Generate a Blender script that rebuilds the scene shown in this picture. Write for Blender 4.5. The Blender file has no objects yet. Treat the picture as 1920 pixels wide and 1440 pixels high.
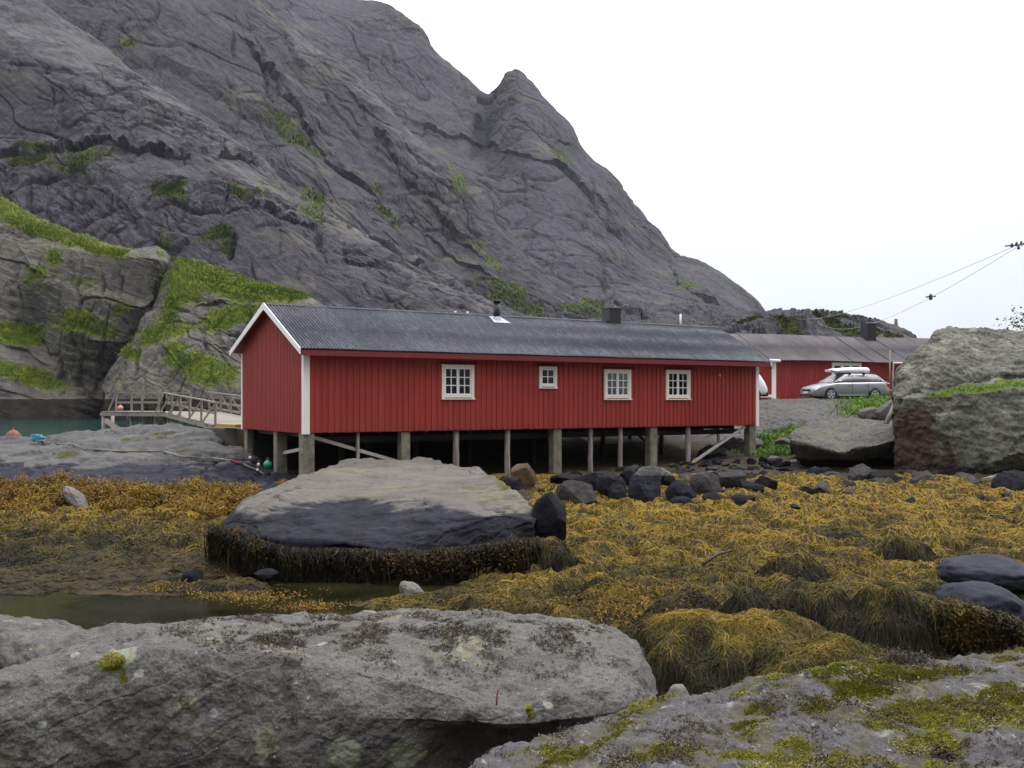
import bpy, bmesh, math, random
import numpy as np
from mathutils import Vector, Matrix

# ------------------------------------------------------------------ camera, sky, sun
F, HY, CZ = 1858.0, 751.0, 3.6          # focal length and horizon in photo pixels, eye height above low water
sc = bpy.context.scene
COL = sc.collection
cam = bpy.data.cameras.new("camera")
cam.sensor_width = 36.0
cam.lens = 36.0 * F / 1920.0
cam.shift_y = (HY - 720.0) / 1920.0
cam.clip_start = 0.1
cam.clip_end = 9000
camo = bpy.data.objects.new("camera", cam)
camo.location = (0, 0, CZ)
camo.rotation_euler = (math.radians(90), 0, 0)
COL.objects.link(camo)
sc.camera = camo
sc.view_settings.view_transform = 'Standard'
sc.view_settings.look = 'None'
sc.view_settings.exposure = -0.02
sc.view_settings.gamma = 1.0
sc.cycles.max_bounces = 6
sc.cycles.diffuse_bounces = 3
sc.cycles.glossy_bounces = 3
sc.cycles.transparent_max_bounces = 8
sc.cycles.use_denoising = True

SUN_EL, SUN_AZ = math.radians(60), math.radians(70)    # azimuth from +Y (view direction) clockwise: high, to the right


def link_in(nt, node, key, val):
    s = node.inputs[key]
    if isinstance(val, bpy.types.NodeSocket):
        nt.links.new(val, s)
    elif isinstance(val, bpy.types.Node):
        nt.links.new(val.outputs[0], s)
    else:
        if hasattr(s.default_value, '__len__') and not hasattr(val, '__len__'):
            val = [val] * len(s.default_value)
        if hasattr(s.default_value, '__len__') and len(s.default_value) == 4 and len(val) == 3:
            val = (*val, 1)
        s.default_value = val


def N(nt, typ, ins=None, **props):
    n = nt.nodes.new('ShaderNode' + typ)
    for k, v in props.items():
        setattr(n, k, v)
    for k, v in (ins or {}).items():
        link_in(nt, n, k, v)
    return n


def mixc(nt, fac, a, b, blend='MIX'):
    n = nt.nodes.new('ShaderNodeMix')
    n.data_type = 'RGBA'
    n.blend_type = blend
    link_in(nt, n, 0, fac); link_in(nt, n, 6, a); link_in(nt, n, 7, b)
    return n.outputs[2]


def math_(nt, op, a, b=0.0, clamp=False):
    n = N(nt, 'Math', operation=op, use_clamp=clamp)
    link_in(nt, n, 0, a); link_in(nt, n, 1, b)
    return n.outputs[0]


def sstep(nt, v, lo, hi, a=0.0, b=1.0):
    n = N(nt, 'MapRange', {0: v, 1: lo, 2: hi, 3: a, 4: b}, interpolation_type='SMOOTHSTEP')
    return n.outputs[0]


def noise(nt, vec, scale, detail=6, rough=.6, dist=0.0):
    return N(nt, 'TexNoise', {'Vector': vec, 'Scale': scale, 'Detail': detail, 'Roughness': rough, 'Distortion': dist}).outputs[0]


world = bpy.data.worlds.new("World")
sc.world = world
world.use_nodes = True
wn = world.node_tree
wn.nodes.clear()
sky = N(wn, 'TexSky', sky_type='NISHITA', sun_disc=False, sun_elevation=SUN_EL, sun_rotation=SUN_AZ)
wdir = N(wn, 'TexCoord').outputs['Generated']
wz = N(wn, 'SeparateXYZ', {0: wdir}).outputs[2]
wz = math_(wn, 'MAXIMUM', wz, 0.0)
cl = noise(wn, wdir, 1.6, 5, .55, .4)
# overcast: the cloud sheet is brighter overhead than at the horizon, and duller behind the viewer
wy = N(wn, 'SeparateXYZ', {0: wdir}).outputs[1]
lum = math_(wn, 'ADD', 10.0, math_(wn, 'MULTIPLY', math_(wn, 'POWER', wz, 1.3), 25.0))
back_ = math_(wn, 'MAXIMUM', sstep(wn, wy, -.75, .25, .3, 1.0), sstep(wn, wz, .45, .8, 0, 1))
lum = math_(wn, 'MULTIPLY', lum, back_)
lum = math_(wn, 'MULTIPLY', lum, sstep(wn, cl, .3, .7, .95, 1.05))
tint = mixc(wn, sstep(wn, wz, .0, .35), (.9, .955, 1.04), (.975, .985, 1.005))
cloud = mixc(wn, 1.0, tint, N(wn, 'CombineXYZ', {0: lum, 1: lum, 2: lum}).outputs[0], 'MULTIPLY')
skyc = mixc(wn, .9, sky.outputs[0], cloud)
bg = N(wn, 'Background', {'Color': skyc, 'Strength': 0.1})
out = N(wn, 'OutputWorld', {'Surface': bg})

sun = bpy.data.lights.new("sun", 'SUN')
sun.energy = 1.4
sun.angle = math.radians(20)
sun.color = (1, .965, .92)
suno = bpy.data.objects.new("sun", sun)
sd = Vector((math.sin(SUN_AZ) * math.cos(SUN_EL), math.cos(SUN_AZ) * math.cos(SUN_EL), math.sin(SUN_EL)))
suno.rotation_euler = sd.to_track_quat('Z', 'Y').to_euler()
suno.location = sd * 60
COL.objects.link(suno)

# ------------------------------------------------------------------ numeric helpers
_rt = np.random.RandomState(7)
_PERM = _rt.permutation(256).astype(np.int64)
_PERM = np.concatenate([_PERM, _PERM, _PERM])
_G = _rt.normal(size=(256, 3)); _G /= np.linalg.norm(_G, axis=1)[:, None]
_RJ = _rt.rand(256, 3)


def _hash(ix, iy, iz):
    return _PERM[(_PERM[(_PERM[ix & 255] + iy) & 255] + iz) & 255]


def perlin(p):
    i = np.floor(p).astype(np.int64)
    f = p - i
    w = f * f * f * (f * (f * 6 - 15) + 10)
    r = np.zeros(len(p))
    for dx in (0, 1):
        for dy in (0, 1):
            for dz in (0, 1):
                g = _G[_hash(i[:, 0] + dx, i[:, 1] + dy, i[:, 2] + dz)]
                dot = g[:, 0] * (f[:, 0] - dx) + g[:, 1] * (f[:, 1] - dy) + g[:, 2] * (f[:, 2] - dz)
                r += dot * (w[:, 0] if dx else 1 - w[:, 0]) * (w[:, 1] if dy else 1 - w[:, 1]) * (w[:, 2] if dz else 1 - w[:, 2])
    return r * 1.5


def fbm(p, octs=4, gain=.5, lac=2.03, seed=0.0):
    r = np.zeros(len(p)); a = 1.0; q = p + seed * 17.31
    for _ in range(octs):
        r += a * perlin(q); a *= gain; q = q * lac + 5.7
    return r


def ridged(p, octs=4, gain=.5, lac=2.03, seed=0.0):
    r = np.zeros(len(p)); a = 1.0; q = p + seed * 23.7
    for _ in range(octs):
        r += a * (1 - 2 * np.abs(perlin(q))); a *= gain; q = q * lac + 3.1
    return r


def worley(p, seed=0.0):
    """F1, F2 and a random number of the nearest cell"""
    p = p + seed * 11.9
    i = np.floor(p).astype(np.int64)
    f1 = np.full(len(p), 9.0); f2 = f1.copy(); cid = np.zeros(len(p), np.int64)
    for dx in (-1, 0, 1):
        for dy in (-1, 0, 1):
            for dz in (-1, 0, 1):
                h = _hash(i[:, 0] + dx, i[:, 1] + dy, i[:, 2] + dz)
                c = i + (dx, dy, dz) + _RJ[h]
                d = np.sqrt(((c - p) ** 2).sum(1))
                nf = d < f1
                f2 = np.where(nf, f1, np.minimum(f2, d))
                cid = np.where(nf, h, cid)
                f1 = np.where(nf, d, f1)
    return f1, f2, _RJ[cid, 0]


def smooth(x, a, b):
    t = np.clip((x - a) / (b - a), 0, 1)
    return t * t * (3 - 2 * t)


def pchip(xk, yk, x):
    """monotone cubic; yk may be (k, ...)"""
    xk = np.asarray(xk, float); yk = np.asarray(yk, float)
    h = np.diff(xk)
    sh = (-1,) + (1,) * (yk.ndim - 1)
    dl = np.diff(yk, axis=0) / h.reshape(sh)
    m = np.zeros_like(yk)
    if len(xk) > 2:
        a, b = dl[:-1], dl[1:]
        m[1:-1] = np.where(a * b > 0, 2 * a * b / np.where(np.abs(a + b) < 1e-9, 1e-9, a + b), 0)
    m[0], m[-1] = dl[0], dl[-1]
    x = np.clip(x, xk[0], xk[-1])
    k = np.clip(np.searchsorted(xk, x, 'right') - 1, 0, len(xk) - 2)
    t = ((x - xk[k]) / h[k]).reshape(sh)
    hk = h[k].reshape(sh)
    return ((2 * t ** 3 - 3 * t ** 2 + 1) * yk[k] + (t ** 3 - 2 * t ** 2 + t) * hk * m[k]
            + (-2 * t ** 3 + 3 * t ** 2) * yk[k + 1] + (t ** 3 - t ** 2) * hk * m[k + 1])


def P(px, py, d):
    """the place seen at photo pixel (px, py) at d metres before the camera"""
    return np.stack([(np.asarray(px, float) - 960) / F * d, np.asarray(d, float) + 0 * np.asarray(px, float), CZ + (HY - np.asarray(py, float)) / F * d], -1)


def pix(co):
    return 960 + F * co[:, 0] / np.maximum(co[:, 1], .1), HY - F * (co[:, 2] - CZ) / np.maximum(co[:, 1], .1)


# ------------------------------------------------------------------ objects
def mesh_np(name, v, faces, mat, smooth_=True, attrs=None, mats=None):
    """faces: (n,4) or (n,3) int array"""
    me = bpy.data.meshes.new(name)
    v = np.ascontiguousarray(v, np.float32); faces = np.ascontiguousarray(faces, np.int32)
    k = faces.shape[1]; nf = len(faces)
    me.vertices.add(len(v)); me.vertices.foreach_set('co', v.ravel())
    me.loops.add(nf * k); me.loops.foreach_set('vertex_index', faces.ravel())
    me.polygons.add(nf)
    me.polygons.foreach_set('loop_start', np.arange(0, nf * k, k, dtype=np.int32))
    me.polygons.foreach_set('use_smooth', np.full(nf, smooth_, bool))
    for an, av in (attrs or {}).items():
        a = me.attributes.new(an, 'FLOAT', 'POINT')
        a.data.foreach_set('value', np.ascontiguousarray(av, np.float32))
    me.update(calc_edges=True)
    me.materials.append(mat)
    return me


def tag(o, label=None, cat=None, group=None, kind=None):
    if label: o['label'] = label
    if cat: o['category'] = cat
    if group: o['group'] = group
    if kind: o['kind'] = kind
    return o


def link(name, me, parent=None):
    o = bpy.data.objects.new(name, me)
    COL.objects.link(o)
    if parent is not None: o.parent = parent
    return o


def thing(name, label, cat, loc=(0, 0, 0), rz=0.0, group=None):
    o = bpy.data.objects.new(name, None)
    o.empty_display_size = .2
    COL.objects.link(o)
    o.location = loc; o.rotation_euler = (0, 0, rz)
    return tag(o, label, cat, group)


class MB:
    """collects boxes, bars, tubes, prisms; build() links them as one mesh object"""
    def __init__(s):
        s.v = []; s.f = []; s.sm = []

    def add(s, v, f, sm=False):
        b = len(s.v)
        s.v += [tuple(map(float, q)) for q in v]
        s.f += [tuple(i + b for i in q) for q in f]
        s.sm += [sm] * len(f)
        return s

    def box(s, x0, x1, y0, y1, z0, z1):
        v = [(x, y, z) for z in (z0, z1) for y in (y0, y1) for x in (x0, x1)]
        return s.add(v, [(0, 2, 3, 1), (4, 5, 7, 6), (0, 1, 5, 4), (2, 6, 7, 3), (0, 4, 6, 2), (1, 3, 7, 5)])

    def bar(s, p, q, w, h, up=(0, 0, 1)):
        p = Vector(p); q = Vector(q); d = (q - p).normalized()
        sd_ = d.cross(Vector(up))
        if sd_.length < 1e-4: sd_ = Vector((1, 0, 0))
        sd_.normalize(); u = sd_.cross(d)
        c = [(-w / 2, -h / 2), (w / 2, -h / 2), (w / 2, h / 2), (-w / 2, h / 2)]
        v = [tuple(e + sd_ * a + u * b) for e in (p, q) for a, b in c]
        return s.add(v, [(3, 2, 1, 0), (4, 5, 6, 7), (0, 1, 5, 4), (1, 2, 6, 5), (2, 3, 7, 6), (3, 0, 4, 7)])

    def tube(s, pts, r, n=8, caps=True):
        pts = [Vector(p) for p in pts]
        if not hasattr(r, '__len__'): r = [r] * len(pts)
        vs = []; fs = []
        for i, p in enumerate(pts):
            d = (pts[min(i + 1, len(pts) - 1)] - pts[max(i - 1, 0)]).normalized()
            a = d.cross(Vector((0, 0, 1)) if abs(d.z) < .9 else Vector((1, 0, 0))).normalized(); b = d.cross(a)
            for k in range(n):
                t = 2 * math.pi * k / n
                vs.append(p + (a * math.cos(t) + b * math.sin(t)) * r[i])
        for i in range(len(pts) - 1):
            for k in range(n):
                fs.append((i * n + k, i * n + (k + 1) % n, (i + 1) * n + (k + 1) % n, (i + 1) * n + k))
        s.add(vs, fs, True)
        if caps:
            b = len(s.v) - len(vs)
            s.f.append(tuple(b + k for k in range(n))); s.sm.append(False)
            s.f.append(tuple(b + (len(pts) - 1) * n + k for k in range(n))[::-1]); s.sm.append(False)
        return s

    def prism(s, poly, y0, y1):
        """polygon in (x, z) extruded along y"""
        n = len(poly)
        v = [(x, y0, z) for x, z in poly] + [(x, y1, z) for x, z in poly]
        f = [tuple(range(n)), tuple(range(2 * n - 1, n - 1, -1))] + [(i, i + n, (i + 1) % n + n, (i + 1) % n) for i in range(n)]
        return s.add(v, f)

    def build(s, name, mat, parent=None, bevel=0.0):
        me = bpy.data.meshes.new(name)
        me.from_pydata(s.v, [], s.f)
        me.polygons.foreach_set('use_smooth', s.sm)
        bm = bmesh.new(); bm.from_mesh(me)
        bmesh.ops.recalc_face_normals(bm, faces=bm.faces)
        if bevel:
            bmesh.ops.remove_doubles(bm, verts=bm.verts, dist=1e-5)
            es = [e for e in bm.edges if len(e.link_faces) == 2 and e.calc_face_angle(0) > .6]
            bmesh.ops.bevel(bm, geom=es, offset=bevel, segments=1, affect='EDGES', clamp_overlap=True)
        bm.to_mesh(me); bm.free()
        me.materials.append(mat)
        return link(name, me, parent)


def grid_faces(nu, nv):
    i = np.arange(nu - 1)[None, :] + np.arange(nv - 1)[:, None] * nu
    i = i.ravel()
    return np.stack([i, i + nu, i + nu + 1, i + 1], 1)


def grid_normals(g):
    du = np.gradient(g, axis=1); dv = np.gradient(g, axis=0)
    n = np.cross(dv, du)
    n /= np.maximum(np.linalg.norm(n, axis=2, keepdims=True), 1e-9)
    return n


def loft(curves, nu, nv, vpos=None, sharp=0.0):
    """curves from back to front, each knots (px, py, d) from left to right -> grid (nv, nu, 3), normals towards the camera"""
    u = np.linspace(0, 1, nu)
    cs = []
    for c in curves:
        c = np.asarray(c, float)
        x = c[0, 0] + (c[-1, 0] - c[0, 0]) * u
        pd = pchip(c[:, 0], c[:, 1:], x)
        cs.append(P(x, pd[:, 0], pd[:, 1]))
    cs = np.stack(cs)
    if vpos is None:
        ln = np.linalg.norm(np.diff(cs, axis=0), axis=2).mean(1)
        vpos = np.concatenate([[0], np.cumsum(ln)]); vpos /= vpos[-1]
    v = np.linspace(0, 1, nv)
    g = pchip(np.asarray(vpos), cs, v)
    if sharp:
        k = np.clip(np.searchsorted(vpos, v, 'right') - 1, 0, len(vpos) - 2)
        t = ((v - np.asarray(vpos)[k]) / (np.asarray(vpos)[k + 1] - np.asarray(vpos)[k]))[:, None, None]
        g = g * (1 - sharp) + (cs[k] * (1 - t) + cs[k + 1] * t) * sharp
    n = grid_normals(g)
    if (n[nv // 2:, :, 1].mean()) > 0: n = -n
    return g, n


def fit_faces(g):
    return grid_faces(g.shape[1], g.shape[0])
# ------------------------------------------------------------------ materials
MATS = {}


def new_mat(name):
    m = bpy.data.materials.new(name)
    m.use_nodes = True
    nt = m.node_tree
    nt.nodes.clear()
    b = N(nt, 'BsdfPrincipled')
    N(nt, 'OutputMaterial', {'Surface': b})
    MATS[name] = m
    return m, nt, b


def setp(nt, b, color=None, rough=None, normal=None, spec=None, metal=None):
    for k, v in (('Base Color', color), ('Roughness', rough), ('Normal', normal), ('Specular IOR Level', spec), ('Metallic', metal)):
        if v is not None: link_in(nt, b, k, v)


def bump(nt, h, strength, dist, normal=None):
    n = N(nt, 'Bump', {'Height': h, 'Strength': strength, 'Distance': dist})
    if normal is not None: link_in(nt, n, 'Normal', normal)
    return n.outputs[0]


def attr(nt, name):
    return N(nt, 'Attribute', attribute_name=name).outputs['Fac']


def scaled(nt, pos, s):
    return N(nt, 'VectorMath', {0: pos, 1: s}, operation='MULTIPLY').outputs[0]


def flat(name, col, rough=.6, metal=0.0, var=0.0, vs=6.0, bmp=0.0, spec=.5):
    m, nt, b = new_mat(name)
    if var:
        pos = N(nt, 'TexCoord').outputs['Object']
        n = noise(nt, pos, vs, 5, .6)
        c = mixc(nt, sstep(nt, n, .25, .75), [x * (1 - var) for x in col], [min(1, x * (1 + var)) for x in col])
        nrm = bump(nt, noise(nt, pos, vs * 6, 4, .6), bmp, .01) if bmp else None
        setp(nt, b, c, rough, nrm, spec, metal)
    else:
        setp(nt, b, col, rough, None, spec, metal)
    return m


def rock_mat(name, ca, cb, cc, s1, s2, bdist, bstr=.8, tide=None, pits=None, lichen=None, veg=None, rust=None, rough=.88, stain=None, crust=None, foli=None, grain=.5, wetrough=.3, cracks=None, spec=.25, film=None):
    """grey rock: patches ca-cb, mottling cc; tide = (height, black colour); lichen = [(scale, colour, lo, hi)]"""
    m, nt, b = new_mat(name)
    pos = N(nt, 'NewGeometry').outputs['Position']
    n1 = noise(nt, pos, s1, 8, .62, .3)
    n2 = noise(nt, pos, s2, 6, .7)
    n3 = noise(nt, pos, s2 * 7, 3, .7)
    n4 = noise(nt, pos, s2 * 26, 2, .7)
    c = mixc(nt, sstep(nt, n1, .32, .68), ca, cb)
    if foli:       # foliation of the rock, dipping to the right
        rp_ = N(nt, 'Mapping', {'Vector': pos, 'Rotation': (0, math.radians(-foli[1]), 0)})
        fn = noise(nt, scaled(nt, rp_.outputs[0], (foli[0], foli[0], foli[0] * 7)), 1.0, 7, .68, .3)
        c = mixc(nt, sstep(nt, fn, .36, .62, .75, 0), c, [x * .62 for x in ca])
        c = mixc(nt, sstep(nt, fn, .55, .72, 0, .7), c, [x * 1.12 for x in cc])
    c = mixc(nt, sstep(nt, n2, .48, .75, 0, .85), c, cc)
    c = mixc(nt, sstep(nt, n3, .5, .62, .0, grain), c, [x * .4 for x in ca])
    c = mixc(nt, sstep(nt, n4, .54, .62, .0, grain), c, [min(1, x * 1.35) for x in cc])
    c = mixc(nt, sstep(nt, n4, .44, .36, .0, grain), c, [x * .35 for x in ca])
    ck = None
    if cracks:     # thin dark joints: upright ones and ones that follow the dip
        for sx, sz, dip_ in cracks:
            rp2 = N(nt, 'Mapping', {'Vector': pos, 'Rotation': (0, math.radians(-dip_), 0)}).outputs[0]
            cn = noise(nt, scaled(nt, rp2, (sx, sx, sz)), 1.0, 3, .5, .08)
            ln_ = sstep(nt, math_(nt, 'ABSOLUTE', math_(nt, 'SUBTRACT', cn, .5)), .0, .028, 1, 0)
            mk_ = sstep(nt, noise(nt, scaled(nt, rp2, (sx * .6, sx * .6, sz * .6)), 1.0, 3, .5), .45, .6)
            ln_ = math_(nt, 'MULTIPLY', ln_, mk_)
            ck = ln_ if ck is None else math_(nt, 'MAXIMUM', ck, ln_)
        c = mixc(nt, math_(nt, 'MULTIPLY', ck, .85), c, [x * .28 for x in ca])
    if stain:      # dark water stains running down: stretched vertically
        sn = noise(nt, scaled(nt, pos, (stain[0], stain[0], stain[0] * .12)), 1.0, 6, .65)
        c = mixc(nt, sstep(nt, sn, .52, .72, 0, stain[2]), c, stain[1])
    for sc_, col, lo, hi in (lichen or []):
        ln = noise(nt, pos, sc_, 3, .55, .2)
        lf = noise(nt, pos, sc_ * 9, 3, .6)
        f = math_(nt, 'MULTIPLY', sstep(nt, ln, lo, hi), sstep(nt, lf, .32, .55, .25, 1))
        c = mixc(nt, f, c, col)
    if crust:      # round lichen rosettes: (scale, colour, radius)
        for sc_, col, rad in crust:
            w = N(nt, 'TexVoronoi', {'Vector': mixc(nt, .04, pos, N(nt, 'TexNoise', {'Vector': pos, 'Scale': sc_ * 5}).outputs[1]), 'Scale': sc_, 'Randomness': 1.0})
            sel = N(nt, 'SeparateColor', {0: w.outputs['Color']}).outputs[0]
            r = math_(nt, 'MULTIPLY', sstep(nt, w.outputs['Distance'], rad * .75, rad, 1, 0), sstep(nt, sel, .5, .55))
            c = mixc(nt, math_(nt, 'MULTIPLY', r, sstep(nt, n3, .3, .6, .4, .9)), c, col)
    if rust:  # second tint
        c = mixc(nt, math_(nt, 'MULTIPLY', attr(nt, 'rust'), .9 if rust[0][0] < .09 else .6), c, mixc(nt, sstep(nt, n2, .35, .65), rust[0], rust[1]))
    wet = None
    if tide:
        z = N(nt, 'SeparateXYZ', {0: pos}).outputs[2]
        zz = math_(nt, 'ADD', z, math_(nt, 'MULTIPLY', math_(nt, 'SUBTRACT', noise(nt, pos, .9, 5, .6), .5), .55))
        wet = sstep(nt, zz, tide[0] - .045, tide[0] + .045, 1, 0)
        dk = mixc(nt, sstep(nt, n2, .4, .7), tide[1], [x * 1.9 for x in tide[1]])
        c = mixc(nt, math_(nt, 'MULTIPLY', wet, .95), c, dk)
    nrm = bump(nt, n2, bstr, bdist * 3, bump(nt, n3, bstr, bdist))
    if foli: nrm = bump(nt, fn, bstr, bdist * 5, nrm)
    if ck is not None: nrm = bump(nt, ck, -.8, bdist * 5, nrm)
    if pits:
        nrm = bump(nt, sstep(nt, N(nt, 'TexVoronoi', {'Vector': pos, 'Scale': pits}).outputs['Distance'], .0, .35), .2, bdist, nrm)
    r = rough
    if wet is not None:
        r = math_(nt, 'SUBTRACT', rough, math_(nt, 'MULTIPLY', wet, wetrough))
    if veg:
        v = attr(nt, 'veg')
        g = noise(nt, pos, veg[2], 6, .7)
        vc = mixc(nt, sstep(nt, g, .35, .65), veg[0], veg[1])
        g2 = noise(nt, pos, veg[2] * 5, 4, .7)
        vv_ = math_(nt, 'ADD', v, math_(nt, 'MULTIPLY', math_(nt, 'SUBTRACT', g2, .5), .9))
        if film: c = mixc(nt, sstep(nt, vv_, .05, .5, 0, .7), c, film)
        vf = sstep(nt, vv_, .38, .62)
        c = mixc(nt, vf, c, vc)
        nrm = bump(nt, g2, math_(nt, 'MULTIPLY', vf, .7), bdist * 4, nrm)
    setp(nt, b, c, r, nrm, spec if wet is None else math_(nt, 'SUBTRACT', spec, math_(nt, 'MULTIPLY', wet, spec * .9)))
    return m


# far rock: grey violet gabbro with green ledges
rock_mat('mountain_rock', (0.0421, 0.0377, 0.0498), (0.0716, 0.0645, 0.0814), (0.1206, 0.1094, 0.128), .014, .22, .25, .9, foli=(.06, 38), grain=.7, cracks=[(.06, .009, 0), (.012, .075, 38), (.1, .04, 70), (.2, .02, 5), (.03, .2, 36)],
         stain=(.11, (.032, .03, .036), .85), rust=((.1, .095, .1), (.165, .157, .16)), veg=((.035, .055, .014), (.075, .095, .022), .05),  # second tint paints sky light on the slab tops
         lichen=[(.02, (.1, .095, .075), .56, .74)])
rock_mat('cliff_rock', (0.0936, 0.084, 0.0774), (0.1561, 0.1416, 0.125), (0.2122, 0.1944, 0.1604), .07, .5, .1, .9, grain=.4,
         stain=(.25, (.025, .023, .026), .8), veg=((.07, .12, .012), (.16, .2, .022), .3),
         lichen=[(.12, (.13, .12, .07), .55, .7)], tide=(3.9, (.018, .016, .013)), foli=(.16, 20), cracks=[(.25, .05, 0), (.06, .3, 25)])
rock_mat('shore_rock', (.085, .08, .082), (.13, .125, .122), (.18, .17, .16), .5, 4.0, .02, .8, tide=(1.1, (.012, .012, .015)),
         lichen=[(1.1, (.13, .12, .07), .6, .72)])
rock_mat('slab_rock', (0.085, 0.0816, 0.085), (0.1232, 0.119, 0.1207), (0.1615, 0.1547, 0.1462), .35, 2.5, .02, .8, tide=(1.3, (.027, .028, .037)), foli=(.5, 8), grain=.35,
         lichen=[(.5, (.12, .11, .06), .6, .75)], veg=((.075, .075, .015), (.05, .05, .012), 2.0))
rock_mat('big_slab_rock', (0.093, 0.0843, 0.0751), (0.1417, 0.1281, 0.1168), (0.1772, 0.1601, 0.1435), .35, 2.5, .015, .8, tide=(1.2, (.016, .0165, .023)), grain=.4,
         lichen=[(.5, (.15, .14, .085), .55, .72)], veg=((.12, .11, .02), (.075, .075, .018), 2.0))
rock_mat('pale_rock', (0.09, 0.0855, 0.0792), (0.1485, 0.1395, 0.1278), (0.198, 0.1845, 0.1665), .5, 4.0, .03, .9, tide=(1.25, (.014, .013, .014)),
         lichen=[(1.4, (.17, .16, .09), .55, .7)])
rock_mat('near_rock', (0.0659, 0.0612, 0.0548), (0.1129, 0.1056, 0.0986), (0.1693, 0.1622, 0.1597), 1.1, 6.0, .006, .6, pits=60, grain=.6,
         lichen=[(2.2, (.17, .162, .115), .6, .68), (5, (.04, .037, .028), .56, .68)],
         crust=[(1.7, (.235, .25, .185), .24), (3.4, (.25, .255, .21), .15), (9.0, (.3, .3, .27), .09)], veg=((.09, .12, .01), (.19, .21, .018), 30.0))
rock_mat('moss_rock', (0.0617, 0.0579, 0.0631), (0.096, 0.0892, 0.096), (0.1372, 0.1278, 0.1337), 1.2, 9.0, .006, .9, pits=80, grain=.6,
         lichen=[(6, (.25, .24, .21), .6, .68), (4, (.05, .046, .042), .55, .68)], crust=[(14.0, (.27, .26, .24), .16)],
         veg=((.07, .066, .012), (.14, .145, .018), 40.0), film=(.07, .062, .028))
rock_mat('lichen_rock', (0.0691, 0.0665, 0.0564), (0.152, 0.1501, 0.1211), (0.2396, 0.2375, 0.2001), .45, 3.0, .012, .6, grain=.8,
         lichen=[(.9, (.035, .032, .027), .56, .68), (1.6, (.25, .245, .19), .55, .66)],
         rust=((.038, .023, .017), (.078, .05, .037)), veg=((.06, .085, .01), (.13, .155, .018), 4.0))
rock_mat('rusty_rock', (.09, .055, .03), (.16, .1, .055), (.22, .15, .1), 2.0, 9.0, .02, .8)
rock_mat('barnacle_rock', (.22, .2, .175), (.34, .315, .29), (.45, .43, .4), 3.0, 20.0, .02, 1.0, pits=30)
rock_mat('wet_rock', (.011, .011, .013), (.02, .02, .025), (.034, .035, .042), 1.2, 6.0, .012, .7, rough=.7, grain=.35, spec=.04)
rock_mat('dark_grey_rock', (0.0371, 0.0345, 0.0346), (0.0649, 0.06, 0.059), (0.1004, 0.0945, 0.0922), 1.2, 6.0, .012, .7, rough=.8, grain=.4, spec=.06)
rock_mat('smooth_rock', (.02, .022, .03), (.033, .036, .047), (.05, .053, .064), 1.2, 8.0, .004, .6, rough=.6, grain=.3, spec=.07)
rock_mat('gravel', (0.0892, 0.085, 0.0833), (0.1275, 0.1215, 0.1173), (0.17, 0.1615, 0.153), .4, 5.0, .03, .9,
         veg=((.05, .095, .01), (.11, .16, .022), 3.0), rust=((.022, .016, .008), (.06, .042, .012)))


def seaweed_mat(name, dark, mid, gold):
    m, nt, b = new_mat(name)
    pos = N(nt, 'NewGeometry').outputs['Position']
    t = math_(nt, 'ADD', attr(nt, 'tone'), math_(nt, 'MULTIPLY', math_(nt, 'SUBTRACT', noise(nt, pos, .55, 4, .6), .5), .55))
    c = mixc(nt, sstep(nt, t, .05, .5), dark, mid)
    c = mixc(nt, sstep(nt, t, .42, .95), c, gold)
    setp(nt, b, c, .6, None, .18)
    return m


seaweed_mat('knotted_wrack', (.018, .015, .004), (.09, .066, .009), (.27, .172, .013))
seaweed_mat('bladder_wrack', (.03, .02, .005), (.12, .068, .009), (.28, .165, .016))
seaweed_mat('dark_wrack', (.006, .005, .003), (.024, .019, .006), (.09, .06, .011))


def grass_mat(name, ca, cb, cdry):
    m, nt, b = new_mat(name)
    t = attr(nt, 'tone')
    c = mixc(nt, sstep(nt, t, 0, .7), ca, cb)
    c = mixc(nt, sstep(nt, t, .75, 1), c, cdry)
    setp(nt, b, c, .6, None, .3)
    return m


grass_mat('grass', (.05, .11, .01), (.13, .24, .02), (.28, .25, .08))
grass_mat('hill_grass', (.07, .115, .014), (.2, .235, .026), (.26, .22, .05))
grass_mat('scrub', (.035, .06, .012), (.1, .125, .022), (.13, .12, .04))
grass_mat('moss', (.07, .066, .012), (.27, .262, .024), (.15, .095, .03))
grass_mat('leaf', (.03, .05, .02), (.06, .09, .03), (.09, .1, .04))
grass_mat('flake', (.02, .014, .01), (.05, .035, .022), (.09, .075, .02))


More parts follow.
